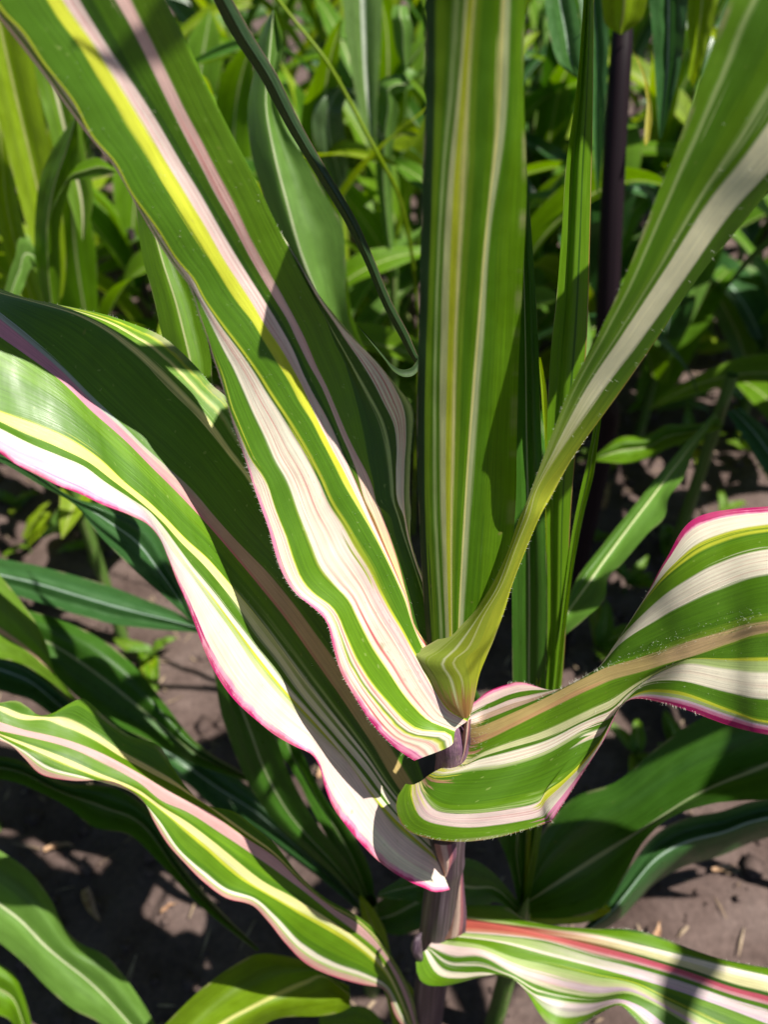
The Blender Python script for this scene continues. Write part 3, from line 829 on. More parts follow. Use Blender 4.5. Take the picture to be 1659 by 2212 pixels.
Cm = stripes([(0, CR), (.02, PK), (.05, W), (c_[1] + .003, G2), (c_[2], W), (c_[3], G2), (c_[4] - .02, G), (c_[4], TAN), (c_[5], G), (c_[6] - .02, (.60, .60, .30)), (c_[6] + .015, G2), (c_[6] + .035, W), (c_[7] - .022, G2), (c_[7] + .008, W), (c_[7] + .024, G2), (c_[8] - .025, G), (c_[8] - .008, G2), (c_[8], Y), (.84, W), (.93, PK), (.985, CR)], .006)
Cq = stripes([(0, CR), (.026, PK), (.034, W), (c_[1] - .004, Y), (c_[1] + .008, G2), (.115, Y), (.128, G2), (.14, G), (c_[2], W), (c_[3], G2), (c_[4] - .02, OL), (c_[4], (.58, .40, .20)), (c_[5] - .01, OL), (c_[5] + .01, G2), (c_[6] - .01, Y), (c_[6] + .0, LG), (c_[6] + .03, W), (c_[7], G2), (c_[8] - .02, G), (c_[8], Y), (.84, LG), (c_[9] - .01, LAV), (c_[9] + .02, PK), (.95, CR)], .006)
matC = leaf_mat("arching_striped_leaf", [(cv(.25), Cc), (cv(.7), Cl), (cv(5.15), Cl), (cv(5.75), Cm), (cv(8.3), Cm), (cv(9.6), Cq)], veins=120, red=.35, freckle=.15, length=7, wob=.0035, trans=.32, spots=.3)
# the hanging fold is a little tongue of the same leaf, seen from below
leafC, WC = leaf(plant, gC, matC, 220, 110, .0009, 23, "arching striped leaf to the right with a tan midrib and a rounded base", extra=[])
m_under = plain_leaf_mat("leaf_underside", G2, mid=W, mw=.05)
fo, _ = leaf(leafC, lobe, m_under, 24, 10, name="leaf_fold")
fo.matrix_parent_inverse = Matrix.Translation(-Vector(plant.location))
hairs(leafC, WC, [(.36, .42, .08, .36, 260, 0), (.99, 1, .02, .30, 170, 1), (.35, .75, .05, .4, 90, 0), (0, .004, .05, .25, 100, -1), (.25, .75, 0, .02, 130, 0), (0, .005, .45, .7, 150, -1)], length=.0030, seed=7)

# -- leaf E: the lower leaf to the right
e5 = lambda p: aff(p, .4859, 853, 1828)
E = [
    e5([(255, 268), (330, 262), (400, 262), (500, 270), (570, 320), (660, 345), (870, 365), (1080, 375), (1200, 410), (1300, 450), (1450, 500), (1659, 540)]),
    e5([(250, 310), (450, 340), (700, 370), (900, 395), (1100, 440), (1300, 490), (1500, 540), (1659, 575)]),
    e5([(245, 325), (450, 347), (700, 395), (900, 440), (1100, 490), (1300, 550), (1500, 620), (1659, 660)]),
    e5([(235, 380), (450, 395), (650, 420), (900, 490), (1100, 540), (1300, 600), (1500, 670), (1659, 715)]),
    e5([(215, 395), (450, 425), (700, 490), (900, 540), (1050, 580), (1250, 640), (1450, 710), (1659, 790)]),
    e5([(180, 415), (380, 440), (520, 490), (700, 530), (900, 580), (1060, 610), (1200, 680), (1400, 780), (1600, 880)]),
    e5([(150, 445), (260, 490), (380, 490), (500, 550), (600, 600), (750, 650), (900, 670), (1040, 655), (1130, 690), (1250, 760), (1560, 960)]),
    e5([(140, 460), (200, 550), (300, 575), (400, 570), (520, 590), (620, 660), (720, 690), (880, 700), (1000, 680), (1090, 710), (1200, 790), (1530, 1020)]),
    e5([(92, 490), (100, 575), (120, 602), (200, 622), (290, 607), (370, 585), (480, 570), (580, 640), (640, 740), (690, 800), (800, 805), (920, 740), (1000, 707), (1050, 750), (1120, 830), (1300, 960), (1500, 1080)]),
]
gE = cols_grid(E, (1, .25), 70, [(0, .735), (.2, .715), (.6, .69), (1, .66)], [
    (0, [.020, .012, .006, .004, .002, 0, -.002, -.004, -.006]),
    (.25, [.020, .010, .004, .002, .000, -.004, -.010, -.014, -.022]),
    (.45, [.016, .008, .004, .004, .002, .000, .004, .000, -.010]),
    (.62, [.014, .006, .004, .004, .000, -.004, -.012, -.016, -.022]),
    (1, [.020, .010, .004, .004, .000, -.004, -.010, -.014, -.020])])
gE = extend(gE, [(260, 90, .00, .95), (520, 210, .03, .8), (780, 400, .08, .4), (900, 520, .1, .1)])
e_ = [j / 8 for j in range(9)]
E0 = stripes([(0, G2), (.03, G), (e_[1] - .03, LG), (e_[1], (.34, .08, .06)), (e_[2] + .01, (.48, .10, .07)), (e_[3] - .05, (.52, .20, .12)), (e_[3] - .02, WP), (e_[3], G2), (e_[3] + .015, LG), (e_[4] - .03, W), (e_[4], G), (e_[5], LG), (e_[5] + .05, WP), (e_[6], G2), (e_[6] + .04, W), (e_[6] + .06, G2), (e_[7] - .02, W), (e_[7] + .03, G), (.99, G2)], .01)
E1 = stripes([(0, DG), (.02, G), (e_[1] - .01, G2), (e_[1], W), (e_[1] + .05, (.62, .58, .30)), (e_[2] - .02, DG), (e_[2] + .015, (.52, .09, .13)), (e_[2] + .06, (.60, .17, .22)), (e_[3] - .05, (.64, .34, .36)), (e_[3] - .025, G2), (e_[3] + .02, (.60, .50, .50)), (e_[4] - .03, (.56, .44, .50)), (e_[4], G), (e_[4] + .05, G2), (e_[5] - .03, Y), (e_[5] - .02, G), (e_[5], LG), (e_[5] + .03, (.46, .48, .24)), (e_[5] + .06, (.50, .38, .45)), (e_[6] - .03, LG), (e_[6], G2), (e_[7], (.55, .42, .50)), (e_[7] + .05, (.62, .55, .50)), (e_[7] + .07, G), (.985, DG)], .01)
matE = leaf_mat("lower_striped_leaf", [(.10, E0), (.24, E1)], veins=120, red=.45, freckle=.15, length=6, wob=.005, trans=.28)
leafE, WE = leaf(plant, gE, matE, 170, 96, .0014, 33, "lower striped leaf to the right with a coral red midrib")
hairs(leafE, WE, [(0, .004, .2, .8, 240, -1), (.99, 1, .2, .6, 200, 1), (.1, .5, .2, .8, 160, 0)], seed=8)

# -- leaf F: the lower leaf to the left, soft focus
Fc = [
    [(0, 1518), (30, 1513), (60, 1528), (90, 1546), (120, 1538), (170, 1508), (185, 1513), (225, 1548), (280, 1588), (345, 1613), (370, 1653), (400, 1698), (450, 1741), (500, 1751), (550, 1786), (595, 1826), (645, 1888), (700, 1938), (760, 1972), (800, 2000), (850, 2070), (895, 2160), (915, 2240)],
    [(0, 1528), (50, 1548), (100, 1550), (150, 1563), (200, 1588), (260, 1628), (325, 1663), (380, 1693), (415, 1718), (460, 1748), (520, 1792), (590, 1842), (650, 1900), (700, 1946), (775, 1990), (835, 2055), (890, 2160), (910, 2240)],
    [(0, 1563), (50, 1578), (150, 1603), (225, 1633), (300, 1673), (375, 1718), (400, 1731), (450, 1757), (525, 1808), (600, 1858), (645, 1903), (725, 1966), (778, 2000), (832, 2060), (886, 2165), (905, 2240)],
    [(0, 1580), (50, 1591), (150, 1618), (225, 1653), (300, 1693), (350, 1733), (400, 1755), (475, 1803), (550, 1853), (600, 1888), (650, 1923), (725, 1983), (775, 2021), (820, 2060), (876, 2165), (900, 2240)],
    [(0, 1588), (100, 1630), (200, 1672), (300, 1712), (350, 1748), (400, 1784), (450, 1823), (500, 1867), (550, 1907), (625, 1948), (700, 1988), (775, 2038), (825, 2085), (872, 2175), (896, 2240)],
    [(0, 1594), (50, 1622), (100, 1655), (200, 1684), (290, 1716), (340, 1770), (385, 1835), (440, 1885), (490, 1922), (550, 1942), (595, 1982), (650, 2040), (720, 2080), (790, 2105), (835, 2130), (866, 2190), (893, 2240)],
    [(0, 1600), (20, 1608), (50, 1636), (85, 1671), (150, 1686), (240, 1688), (280, 1706), (310, 1731), (330, 1771), (360, 1821), (395, 1861), (440, 1906), (490, 1941), (545, 1956), (575, 1986), (615, 2036), (660, 2081), (725, 2111), (780, 2126), (830, 2138), (855, 2195), (890, 2240)],
]
gF = cols_grid(Fc, (-.78, -.62), 80, [(0, .89), (.15, .78), (.35, .68), (.6, .63), (1, .60)], [
    (0, [.01, .01, .01, .01, 0, 0, -.004]),
    (.3, [.028, .020, .012, .010, .000, -.010, -.018]),
    (.6, [.030, .022, .010, .008, .000, -.006, -.010]),
    (1, [.014, .012, .008, .006, .002, .000, .000])])
gF = extend(gF, [(-120, -60, .01, .9), (-260, -90, .02, .5), (-360, -90, .04, .1)])
f_ = [j / 6 for j in range(7)]
F0 = stripes([(0, G), (.04, G2), (f_[1] - .03, YP), (f_[1] + .04, G), (f_[2] - .02, (.70, .40, .38)), (f_[3] - .02, G), (f_[3] + .08, G2), (f_[4] - .05, YP), (f_[4] - .01, (.62, .62, .30)), (f_[4] + .02, Y), (f_[4] + .04, G), (f_[5] - .05, G2), (f_[5] - .01, W), (f_[5] + .04, LG), (f_[5] + .07, (.50, .30, .24)), (.98, (.45, .10, .14))], .012)
matF = leaf_mat("lower_left_leaf", [(0, F0)], veins=90, red=.1, length=6, wob=.006, trans=.36)
leafF, WF = leaf(plant, gF, matF, 150, 70, .002, 43, "green and yellow striped lower leaf to the left with a pink midrib")

# -- plain sub leaves of the striped plant
M_GREEN = plain_leaf_mat("green_leaf", G, length=6)
M_DEEP = plain_leaf_mat("shaded_green_leaf", (.045, .130, .012), mid=(.30, .36, .18), length=6, rough=.36)  # darkened green, shade put into the colour of leaves lying in shade
M_BLUE = plain_leaf_mat("blue_green_leaf", (.040, .115, .030), mid=(.32, .42, .34), length=6, rough=.34, trans=.25)
M_LIME = plain_leaf_mat("lime_leaf", (.24, .36, .005), mid=(.50, .50, .16), length=6, trans=.48)
M_BRIGHT = plain_leaf_mat("bright_green_leaf", (.125, .250, .040), mid=(.64, .68, .42), mw=.016, length=6)
M_NOMID = leaf_mat("folded_leaf", [(0, stripes([(0, G), (.3, G2), (.34, G), (.62, DG), (.66, DG), (.68, G), (.97, (.3, .2, .05))], .02))], length=7, trans=.48)  # dark band paints shade into the fold line
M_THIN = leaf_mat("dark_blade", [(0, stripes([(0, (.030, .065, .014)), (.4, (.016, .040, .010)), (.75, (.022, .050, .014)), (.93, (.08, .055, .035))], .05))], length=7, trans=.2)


def simple(parent, Lp, Rp, axis, dl, mat, mid=None, fold=.008, ripple=.002, seed=0, ext=None, nt_=60, nu_=20, label=None, off=0.0, name="leaf", rf=8.0, pre=None):
    if mid is None:
        a = cols_grid([Lp, Rp], axis, 40, dl)
        g = np.zeros((40, 5, 3))
        for j, f in enumerate((0, .25, .5, .75, 1)):
            g[:, j] = a[:, 0] * (1 - f) + a[:, 1] * f
    else:
        a = cols_grid([Lp, mid, Rp], axis, 40, dl)
        g = np.stack([a[:, 0], a[:, :2].mean(1), a[:, 1], a[:, 1:].mean(1), a[:, 2]], axis=1)
    g[:, 1, 2] += fold * .3
    g[:, 2, 2] += fold
    g[:, 3, 2] += fold * .3
    g[:, 0, 2] -= off
    g[:, 4, 2] += off
    if ext:
        g = extend(g, ext)
    if pre:
        g = extend(g[::-1], pre)[::-1]
    return leaf(parent, g, mat, nt_, nu_, ripple, seed, label, name=name, rf=rf)


# a green leaf of the striped plant that passes behind it on the left
simple(plant, [(288, 380), (292, 440), (308, 560), (330, 640), (352, 735), (390, 850), (470, 1010), (620, 1230), (800, 1460), (920, 1620)],
       [(330, 420), (395, 575), (440, 700), (457, 790), (459, 834), (500, 920), (600, 1080), (740, 1280), (880, 1480), (950, 1610)], (-.5, -.87),
       [(0, .565), (.4, .60), (1, .58)], M_GREEN, fold=-.006, off=-.004, seed=3, label="plain green leaf behind the striped leaves", ext=[(-30, -90, -.01, .5), (-50, -140, -.01, .1)])
# the dark narrow blade crossing to the upper left, and the curled tip beside it
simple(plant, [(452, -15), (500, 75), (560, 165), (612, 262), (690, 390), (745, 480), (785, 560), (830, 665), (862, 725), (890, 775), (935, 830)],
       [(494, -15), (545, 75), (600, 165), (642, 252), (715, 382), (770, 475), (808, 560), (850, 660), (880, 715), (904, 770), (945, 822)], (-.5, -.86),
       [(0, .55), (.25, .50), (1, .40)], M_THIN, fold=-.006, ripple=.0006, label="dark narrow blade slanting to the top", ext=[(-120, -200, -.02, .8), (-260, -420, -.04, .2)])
cur = [(772, 702, .50), (800, 735, .50), (830, 772, .505), (850, 796, .51), (870, 806, .515), (890, 803, .52), (902, 790, .525), (910, 770, .53)]
cg = np.array([[(x - n * .35, y - n, d) for n in (w_ * 1.0,) for _ in (0,)] + [(x, y, d + .001)] + [(x + w_ * .35, y + w_, d)] for (x, y, d), w_ in zip(cur, (1, 5, 7, 8, 8, 8, 8, 8))], float).reshape(8, 3, 3)
M_HOOK = leaf_mat("shaded_curl", [(0, stripes([(0, (.018, .040, .010)), (.6, (.03, .06, .015))], .1))], trans=.02, length=3)  # near-black green puts shade into the colour of the curl
leaf(plant, cg, M_HOOK, 40, 6, label="small curled leaf tip darkened for shade")

# ligule and node details on the stalk
M_WRAP = leaf_mat("purple_sheath", [(0, stripes([(0, (.16, .08, .13)), (.2, (.10, .045, .08)), (.45, (.20, .11, .16)), (.7, (.12, .05, .09)), (.9, (.18, .10, .14))], .06))], veins=60, length=3, trans=.05, var=.5, bump=.6)  # lighter than the stalk, sunlight on the sheath put into the colour
zz = np.linspace(.788, .850, 14)
wr = mesh_grids("sheath", [tube([stalk_at(z) + np.array([-.002 - .10 * (z - .788), -.003, 0]) for z in zz], np.concatenate([np.linspace(.0148, .0108, 10), [.0098, .0082, .0058, .0012]]), 24)], M_WRAP, plant)
wr["label"] = "short purple ribbed sheath between the two leaf collars"
M_SHEATH = leaf_mat("sheath_edge", [(0, stripes([(0, (.40, .20, .14)), (.3, (.66, .46, .36)), (.6, (.36, .12, .14)), (.8, (.14, .06, .10))], .08))], length=5, trans=.2)
sh = rows_grid([[(958, 2030, .728), (985, 2025, .722), (1006, 2014, .724)], [(966, 1990, .712), (990, 1985, .705), (1008, 1978, .708)], [(975, 1940, .690), (992, 1935, .684), (1004, 1930, .688)], [(984, 1885, .668), (994, 1880, .664), (1000, 1876, .668)], [(992, 1852, .652), (996, 1850, .650), (999, 1848, .652)]], 30)
leaf(plant, sh, M_SHEATH, 40, 12, name="sheath")
sh = rows_grid([[(1004, 1560, .523), (1012, 1556, .520), (1018, 1552, .524)], [(1000, 1590, .528), (1008, 1592, .525), (1014, 1590, .529)], [(996, 1625, .537), (1002, 1628, .534), (1006, 1626, .538)], [(990, 1650, .542), (994, 1652, .540), (997, 1652, .543)]], 24)
leaf(plant, sh, M_SHEATH, 30, 10, name="sheath")
sh = rows_grid([[(938, 1822, .606), (960, 1826, .600), (985, 1822, .604)], [(945, 1850, .614), (966, 1858, .606), (986, 1850, .612)], [(955, 1875, .622), (966, 1884, .616), (972, 1876, .62)], [(958, 1892, .627), (962, 1896, .625), (966, 1893, .627)]], 24)
leaf(plant, sh, M_SHEATH, 30, 10, name="sheath")
bud = tube([unproj(910, 2015, .722), unproj(902, 2030, .720), unproj(900, 2048, .722), unproj(906, 2066, .728), unproj(912, 2078, .735)], [.001, .004, .0055, .004, .001], 10)
mesh_grids("bud", [resample(bud, 20, 12)], STALK, plant)

# ================================================================== green plant right behind
M_STEM = leaf_mat("green_stem", [(0, stripes([(0, (.09, .17, .03)), (.5, (.07, .14, .02))], .2))], length=4, trans=.05)
pb_loc = unproj(1130, 1980, .86)
behind = thing("green_maize_plant", "plain green maize plant standing close behind the striped plant to its right", "plant", (float(pb_loc[0]), float(pb_loc[1]), 0))
zz = np.linspace(-.02, .45, 24)
mesh_grids("stalk", [tube([(pb_loc[0], pb_loc[1], z) for z in zz], np.concatenate([np.linspace(.013, .010, 21), [.007, .004, .0006]]), 14)], M_STEM, behind)
simple(behind, [(1262, -15), (1250, 150), (1240, 240), (1226, 330), (1214, 500), (1202, 650), (1190, 760), (1183, 900), (1181, 1100), (1183, 1300), (1180, 1480), (1165, 1700), (1130, 1960)],
       [(1284, -15), (1281, 250), (1278, 400), (1274, 560), (1270, 700), (1264, 800), (1252, 900), (1242, 1000), (1234, 1100), (1226, 1300), (1214, 1480), (1185, 1700), (1142, 1960)], (0, -1),
       [(0, .86), (.25, .68), (.5, .56), (1, .45)], M_NOMID, fold=-.006, ripple=.001, off=.006, seed=5, label="upright folded bright green leaf", ext=[(10, -260, -.03, .8), (30, -480, -.05, .1)])
simple(behind, [(1112, 250), (1108, 600), (1106, 900), (1106, 1250), (1108, 1480), (1115, 1700), (1128, 1960)],
       [(1132, 290), (1150, 520), (1164, 750), (1170, 950), (1178, 1120), (1182, 1300), (1178, 1480), (1165, 1700), (1140, 1960)], (0, -1),
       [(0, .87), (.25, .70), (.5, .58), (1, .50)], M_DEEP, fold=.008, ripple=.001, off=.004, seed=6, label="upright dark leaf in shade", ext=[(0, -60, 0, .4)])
simple(behind, [(1164, 772), (1168, 820), (1172, 880), (1178, 960), (1176, 1200), (1150, 1600), (1130, 1960)],
       [(1168, 772), (1180, 830), (1183, 880), (1182, 960), (1182, 1200), (1160, 1600), (1138, 1960)], (0, -1), [(0, .865), (.4, .68), (1, .60)], M_LIME, fold=.003, ripple=.0005, seed=7)
simple(behind, [(1288, 900), (1270, 990), (1252, 1070), (1238, 1140), (1222, 1260), (1205, 1400), (1170, 1700), (1132, 1960)],
       [(1300, 900), (1292, 960), (1284, 1020), (1262, 1110), (1244, 1200), (1222, 1360), (1185, 1700), (1142, 1960)], (.1, -1), [(0, .86), (.4, .68), (1, .56)], M_GREEN, fold=.004, ripple=.001, seed=8, ext=[(6, -50, 0, .3)])
# broad dark leaf to the right (lower right of the picture)
simple(behind, [(1128, 1930), (1150, 1840), (1190, 1772), (1240, 1722), (1330, 1690), (1410, 1622), (1470, 1578), (1560, 1530), (1670, 1490)],
       [(1150, 1984), (1230, 1982), (1292, 1968), (1350, 1890), (1382, 1830), (1440, 1772), (1530, 1738), (1670, 1726)], (.85, -.5),
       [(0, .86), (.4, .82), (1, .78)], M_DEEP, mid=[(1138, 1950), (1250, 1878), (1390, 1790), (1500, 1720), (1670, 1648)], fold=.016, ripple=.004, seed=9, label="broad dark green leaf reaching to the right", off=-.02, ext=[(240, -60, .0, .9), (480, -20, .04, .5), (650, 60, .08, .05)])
simple(behind, [(1120, 1950), (1090, 1840), (1050, 1760), (1040, 1700), (1030, 1650)], [(1145, 1960), (1140, 1830), (1180, 1740), (1160, 1650), (1090, 1600)], (-.2, -1), [(0, .86), (1, .80)], M_DEEP, fold=.01, ripple=.003, seed=12, ext=[(-40, -120, -.02, .4), (-60, -160, -.02, .1)])
simple(behind, [(1135, 1965), (1060, 1880), (1030, 1860), (990, 1850)], [(1125, 1985), (1060, 1950), (1020, 1975), (985, 1975)], (-1, -.2), [(0, .865), (1, .83)], M_DEEP, fold=.006, ripple=.003, seed=13, ext=[(-80, 0, -.01, .6), (-170, 20, 0, .1)])
simple(behind, [(1110, 1970), (1200, 1935), (1290, 1935), (1320, 1962)], [(1120, 1995), (1200, 1998), (1290, 1985), (1320, 1970)], (1, 0), [(0, .87), (1, .90)], M_LIME, fold=.006, ripple=.002, seed=14)

# ================================================================== neighbours left, right and below (leaves reach into the frame)
def stalk_to(parent, x, y, h, r=.013, mat=None):
    zz = np.linspace(-.02, h, 20)
    return mesh_grids("stalk", [tube([(x, y, z) for z in zz], np.linspace(r, r * .75, 20), 12)], mat or M_STEM, parent)


def nb(label, px, py, d, h):
    p = unproj(px, py, d)
    t = thing("green_maize_plant", label, "plant", (float(p[0]), float(p[1]), 0))
    stalk_to(t, float(p[0]), float(p[1]), float(p[2]) + .06)
    return t


left = nb("green maize plant at the left border, broad leaves crossing below the white banded leaf", -330, 1300, 1.0, .6)
# light leaf with the brown midrib
simple(left, [(-10, 1232), (45, 1300), (85, 1360), (108, 1420), (112, 1455), (140, 1485), (168, 1512)], [(-10, 1420), (40, 1432), (90, 1460), (130, 1490), (150, 1508), (166, 1516)], (1, .7), [(0, .90), (1, .96)],
       plain_leaf_mat("leaf_brown_midrib", (.12, .23, .015), mid=(.50, .30, .20), mw=.04), mid=[(-10, 1358), (40, 1390), (90, 1430), (130, 1470), (167, 1514)], fold=.012, ripple=.003, seed=21, off=-.01,
       label="light green leaf with a brownish midrib", pre=[(-170, -100, .0, .8), (-320, -110, .04, .3)])
simple(left, [(-10, 1204), (80, 1222), (150, 1240), (230, 1264), (300, 1290), (370, 1318), (418, 1342)], [(-10, 1275), (80, 1300), (160, 1326), (230, 1345), (300, 1356), (370, 1362), (420, 1366)], (1, .3), [(0, 1.02), (1, 1.02)],
       M_BLUE, fold=-.008, ripple=.004, seed=22, off=-.025, label="blue green leaf lying across", pre=[(-170, -30, 0, .9), (-330, 10, 0, .4)], ext=[(60, 22, .01, .7), (120, 40, .02, .1)])
simple(left, [(100, 1035), (150, 1072), (250, 1098), (330, 1138), (365, 1205), (420, 1345)], [(90, 1050), (160, 1090), (210, 1152), (290, 1232), (350, 1285), (424, 1352)], (.8, .8), [(0, .72), (1, .80)],
       M_BLUE, fold=.006, ripple=.002, seed=23, off=-.02, label="dark blue green leaf under the crimson margin", pre=[(-120, -60, 0, .8), (-400, 150, .2, .2)], ext=[(60, 90, .01, .8), (150, 200, .03, .15)])
simple(left, [(-10, 1300), (100, 1330), (180, 1360), (270, 1420), (340, 1500), (420, 1600), (540, 1680)], [(-10, 1410), (90, 1440), (160, 1500), (240, 1560), (320, 1600), (420, 1650), (540, 1690)], (.8, .6), [(0, 1.0), (1, .98)],
       M_DEEP, fold=.012, ripple=.004, seed=24, off=-.02, label="dark leaf in shade", pre=[(-170, -60, 0, .8), (-320, -40, 0, .3)])
simple(left, [(-10, 1395), (60, 1430), (130, 1490), (200, 1550), (270, 1640)], [(-10, 1490), (60, 1510), (130, 1560), (200, 1610), (262, 1650)], (.8, .6), [(0, 1.04), (1, 1.02)],
       M_BLUE, fold=.012, ripple=.004, seed=25, off=-.02, pre=[(-170, -60, 0, .8), (-320, -140, 0, .3)])
low = nb("green maize plant at the lower left corner, glossy leaf sunlit over bare soil", -330, 1760, 1.0, .5)
simple(low, [(-10, 1832), (60, 1880), (110, 1945), (142, 2010), (172, 2038), (222, 2060), (268, 2110), (310, 2170), (350, 2240), (400, 2320)],
       [(-10, 2030), (50, 2080), (100, 2132), (160, 2182), (215, 2210), (270, 2270), (330, 2340)], (.75, .66), [(0, .92), (1, .98)], M_BRIGHT, mid=[(-10, 1948), (50, 1995), (92, 2040), (140, 2080), (182, 2112), (260, 2190), (370, 2330)], fold=.014, ripple=.004, seed=26, off=-.02,
       label="glossy leaf in full sun", pre=[(-160, -120, 0, .9), (-330, -190, 0, .4)], ext=[(60, 110, .02, .6), (90, 180, .03, .1)])
simple(low, [(-10, 2078), (25, 2100), (50, 2150), (68, 2215), (80, 2300)], [(-10, 2190), (15, 2200), (40, 2250), (60, 2310)], (.5, .86), [(0, .98), (1, 1.0)], M_GREEN, fold=.012, ripple=.002, seed=27, off=-.01, pre=[(-160, -160, 0, .9), (-320, -320, 0, .4)])
simple(low, [(60, 1650), (140, 1690), (240, 1700), (330, 1760), (380, 1850), (470, 1960), (560, 2050)], [(60, 1700), (140, 1740), (210, 1790), (270, 1800), (340, 1860), (430, 1955), (555, 2056)], (.75, .66), [(0, .90), (1, .95)], M_DEEP, fold=.012, ripple=.004, seed=28, off=-.02,
       label="dark leaf below the pink ribbed leaf", pre=[(-190, -10, 0, .8), (-390, 60, 0, .3)])
bot = nb("green maize plant at the lower border, lime leaf end sunlit beside the purple stalk", 420, 2560, 1.05, .35)
simple(bot, [(330, 2240), (380, 2188), (440, 2132), (500, 2088), (555, 2061), (610, 2064), (665, 2080), (720, 2114), (754, 2130)], [(500, 2300), (545, 2235), (600, 2200), (640, 2196), (690, 2195), (730, 2188), (757, 2176)], (.85, -.3), [(0, .80), (1, .86)],
       plain_leaf_mat("leaf_yellow_midrib", (.16, .27, .006), mid=(.56, .55, .16), mw=.03, trans=.42), mid=[(430, 2260), (480, 2212), (540, 2178), (600, 2148), (660, 2122), (705, 2110), (756, 2150)], fold=.012, ripple=.002, seed=29, off=-.025, label="lime green leaf with a yellow midrib",
       pre=[(-90, 140, .02, .8), (-40, 280, .04, .3)])
simple(bot, [(778, 1932), (800, 1955), (830, 2005), (850, 2080), (900, 2150), (925, 2220)], [(776, 1940), (782, 1990), (800, 2060), (830, 2140), (850, 2220)], (.4, .9), [(0, .93), (1, .96)], M_LIME, fold=.004, ripple=.001, seed=30, ext=[(-150, 180, .03, .5), (-300, 340, .06, .1)])
simple(bot, [(690, 2190), (740, 2175), (800, 2180), (850, 2240)], [(690, 2250), (740, 2260), (790, 2270), (830, 2290)], (1, .1), [(0, 1.0), (1, 1.0)], M_GREEN, fold=.006, ripple=.003, seed=31)
# dark leaves between the stalk and the lower left leaf
mid_p = nb("shaded dark green maize plant behind the purple stalk, under the long striped leaf", 800, 1990, 1.0, .45)
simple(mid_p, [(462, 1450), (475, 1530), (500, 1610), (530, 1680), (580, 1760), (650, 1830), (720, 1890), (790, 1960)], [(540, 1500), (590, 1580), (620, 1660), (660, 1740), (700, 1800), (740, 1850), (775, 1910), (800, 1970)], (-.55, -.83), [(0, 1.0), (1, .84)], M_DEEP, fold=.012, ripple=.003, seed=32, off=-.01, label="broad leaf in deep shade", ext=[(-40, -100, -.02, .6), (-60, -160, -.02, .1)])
simple(mid_p, [(270, 1560), (330, 1570), (400, 1610), (500, 1670), (600, 1760), (700, 1860), (790, 1970)], [(320, 1640), (400, 1690), (480, 1760), (560, 1800), (640, 1860), (720, 1920), (795, 1985)], (-.8, -.6), [(0, 1.06), (1, 1.08)], M_BLUE, fold=.012, ripple=.003, seed=33, off=-.02, ext=[(-60, -30, 0, .4), (-90, -40, 0, .1)])
simple(mid_p, [(600, 1620), (640, 1680), (680, 1760), (730, 1850), (790, 1960)], [(660, 1640), (700, 1720), (760, 1800), (800, 1880), (812, 1970)], (-.4, -.9), [(0, 1.0), (1, .9)], M_DEEP, fold=.01, ripple=.002, seed=34, ext=[(-20, -80, 0, .3)])
simple(mid_p, [(790, 1975), (840, 1930), (880, 1900), (920, 1880)], [(800, 2000), (850, 2020), (900, 2010), (940, 1990)], (1, -.3), [(0, 1.0), (1, .98)], M_DEEP, fold=.01, ripple=.002, seed=35, ext=[(80, 0, 0, .5), (130, 20, 0, .1)])
right = nb("maize plant at the right border, shiny blue green leaf hanging over sunlit soil", 1960, 1700, 1.05, .6)
simple(right, [(1690, 1722), (1620, 1732), (1560, 1752), (1490, 1765), (1420, 1800), (1370, 1860), (1330, 1920), (1270, 1995), (1230, 2040)], [(1690, 1800), (1620, 1822), (1560, 1848), (1480, 1872), (1420, 1905), (1370, 1955), (1320, 2000), (1270, 2020), (1232, 2048)], (-.8, .6), [(0, 1.0), (1, .98)],
       M_BLUE, fold=-.014, ripple=.005, seed=36, off=.03, label="shiny blue green leaf", pre=[(150, -10, 0, .9), (300, -40, .03, .4)])
simple(right, [(1690, 1540), (1600, 1550), (1520, 1590), (1460, 1640)], [(1690, 1640), (1600, 1660), (1530, 1670), (1465, 1660)], (-1, .3), [(0, 1.1), (1, 1.15)], M_DEEP, fold=.012, ripple=.003, seed=37, pre=[(150, -10, 0, .9), (300, 40, .0, .4)])
rear = nb("maize plant with one long leaf that has a bright midrib and a nibbled edge", 1560, 880, 1.25, .7)
simple(rear, [(1545, 890), (1500, 938), (1440, 1005), (1380, 1080), (1300, 1180), (1240, 1262), (1216, 1330), (1190, 1400)], [(1550, 905), (1500, 975), (1476, 1035), (1442, 1084), (1440, 1108), (1400, 1152), (1340, 1222), (1312, 1252), (1310, 1284), (1262, 1338), (1216, 1380), (1195, 1420)], (-.62, .78), [(0, 1.15), (.3, .90), (1, .78)],
       plain_leaf_mat("leaf_bright_midrib", (.11, .24, .03), mid=(.62, .66, .34), mw=.03, rough=.4), mid=[(1548, 898), (1485, 975), (1420, 1060), (1340, 1165), (1270, 1262), (1215, 1345), (1192, 1410)], fold=.010, ripple=.001, seed=38, off=-.012, label="long leaf with a bright midrib and a nibbled edge", ext=[(-30, 60, .0, .5), (-45, 90, .0, .1)])
simple(rear, [(1560, 905), (1490, 918), (1440, 918), (1400, 940), (1340, 945), (1285, 985)], [(1560, 925), (1490, 950), (1440, 970), (1400, 990), (1360, 1000), (1288, 996)], (-1, .2), [(0, 1.2), (1, 1.2)], M_GREEN, fold=.012, ripple=.003, seed=39, off=-.02)
simple(rear, [(1570, 890), (1610, 950), (1640, 1000), (1680, 1050)], [(1600, 880), (1660, 930), (1700, 980), (1740, 1040)], (.7, .7), [(0, 1.22), (1, 1.2)], M_BLUE, fold=.012, ripple=.003, seed=40, ext=[(60, 80, 0, .3)])

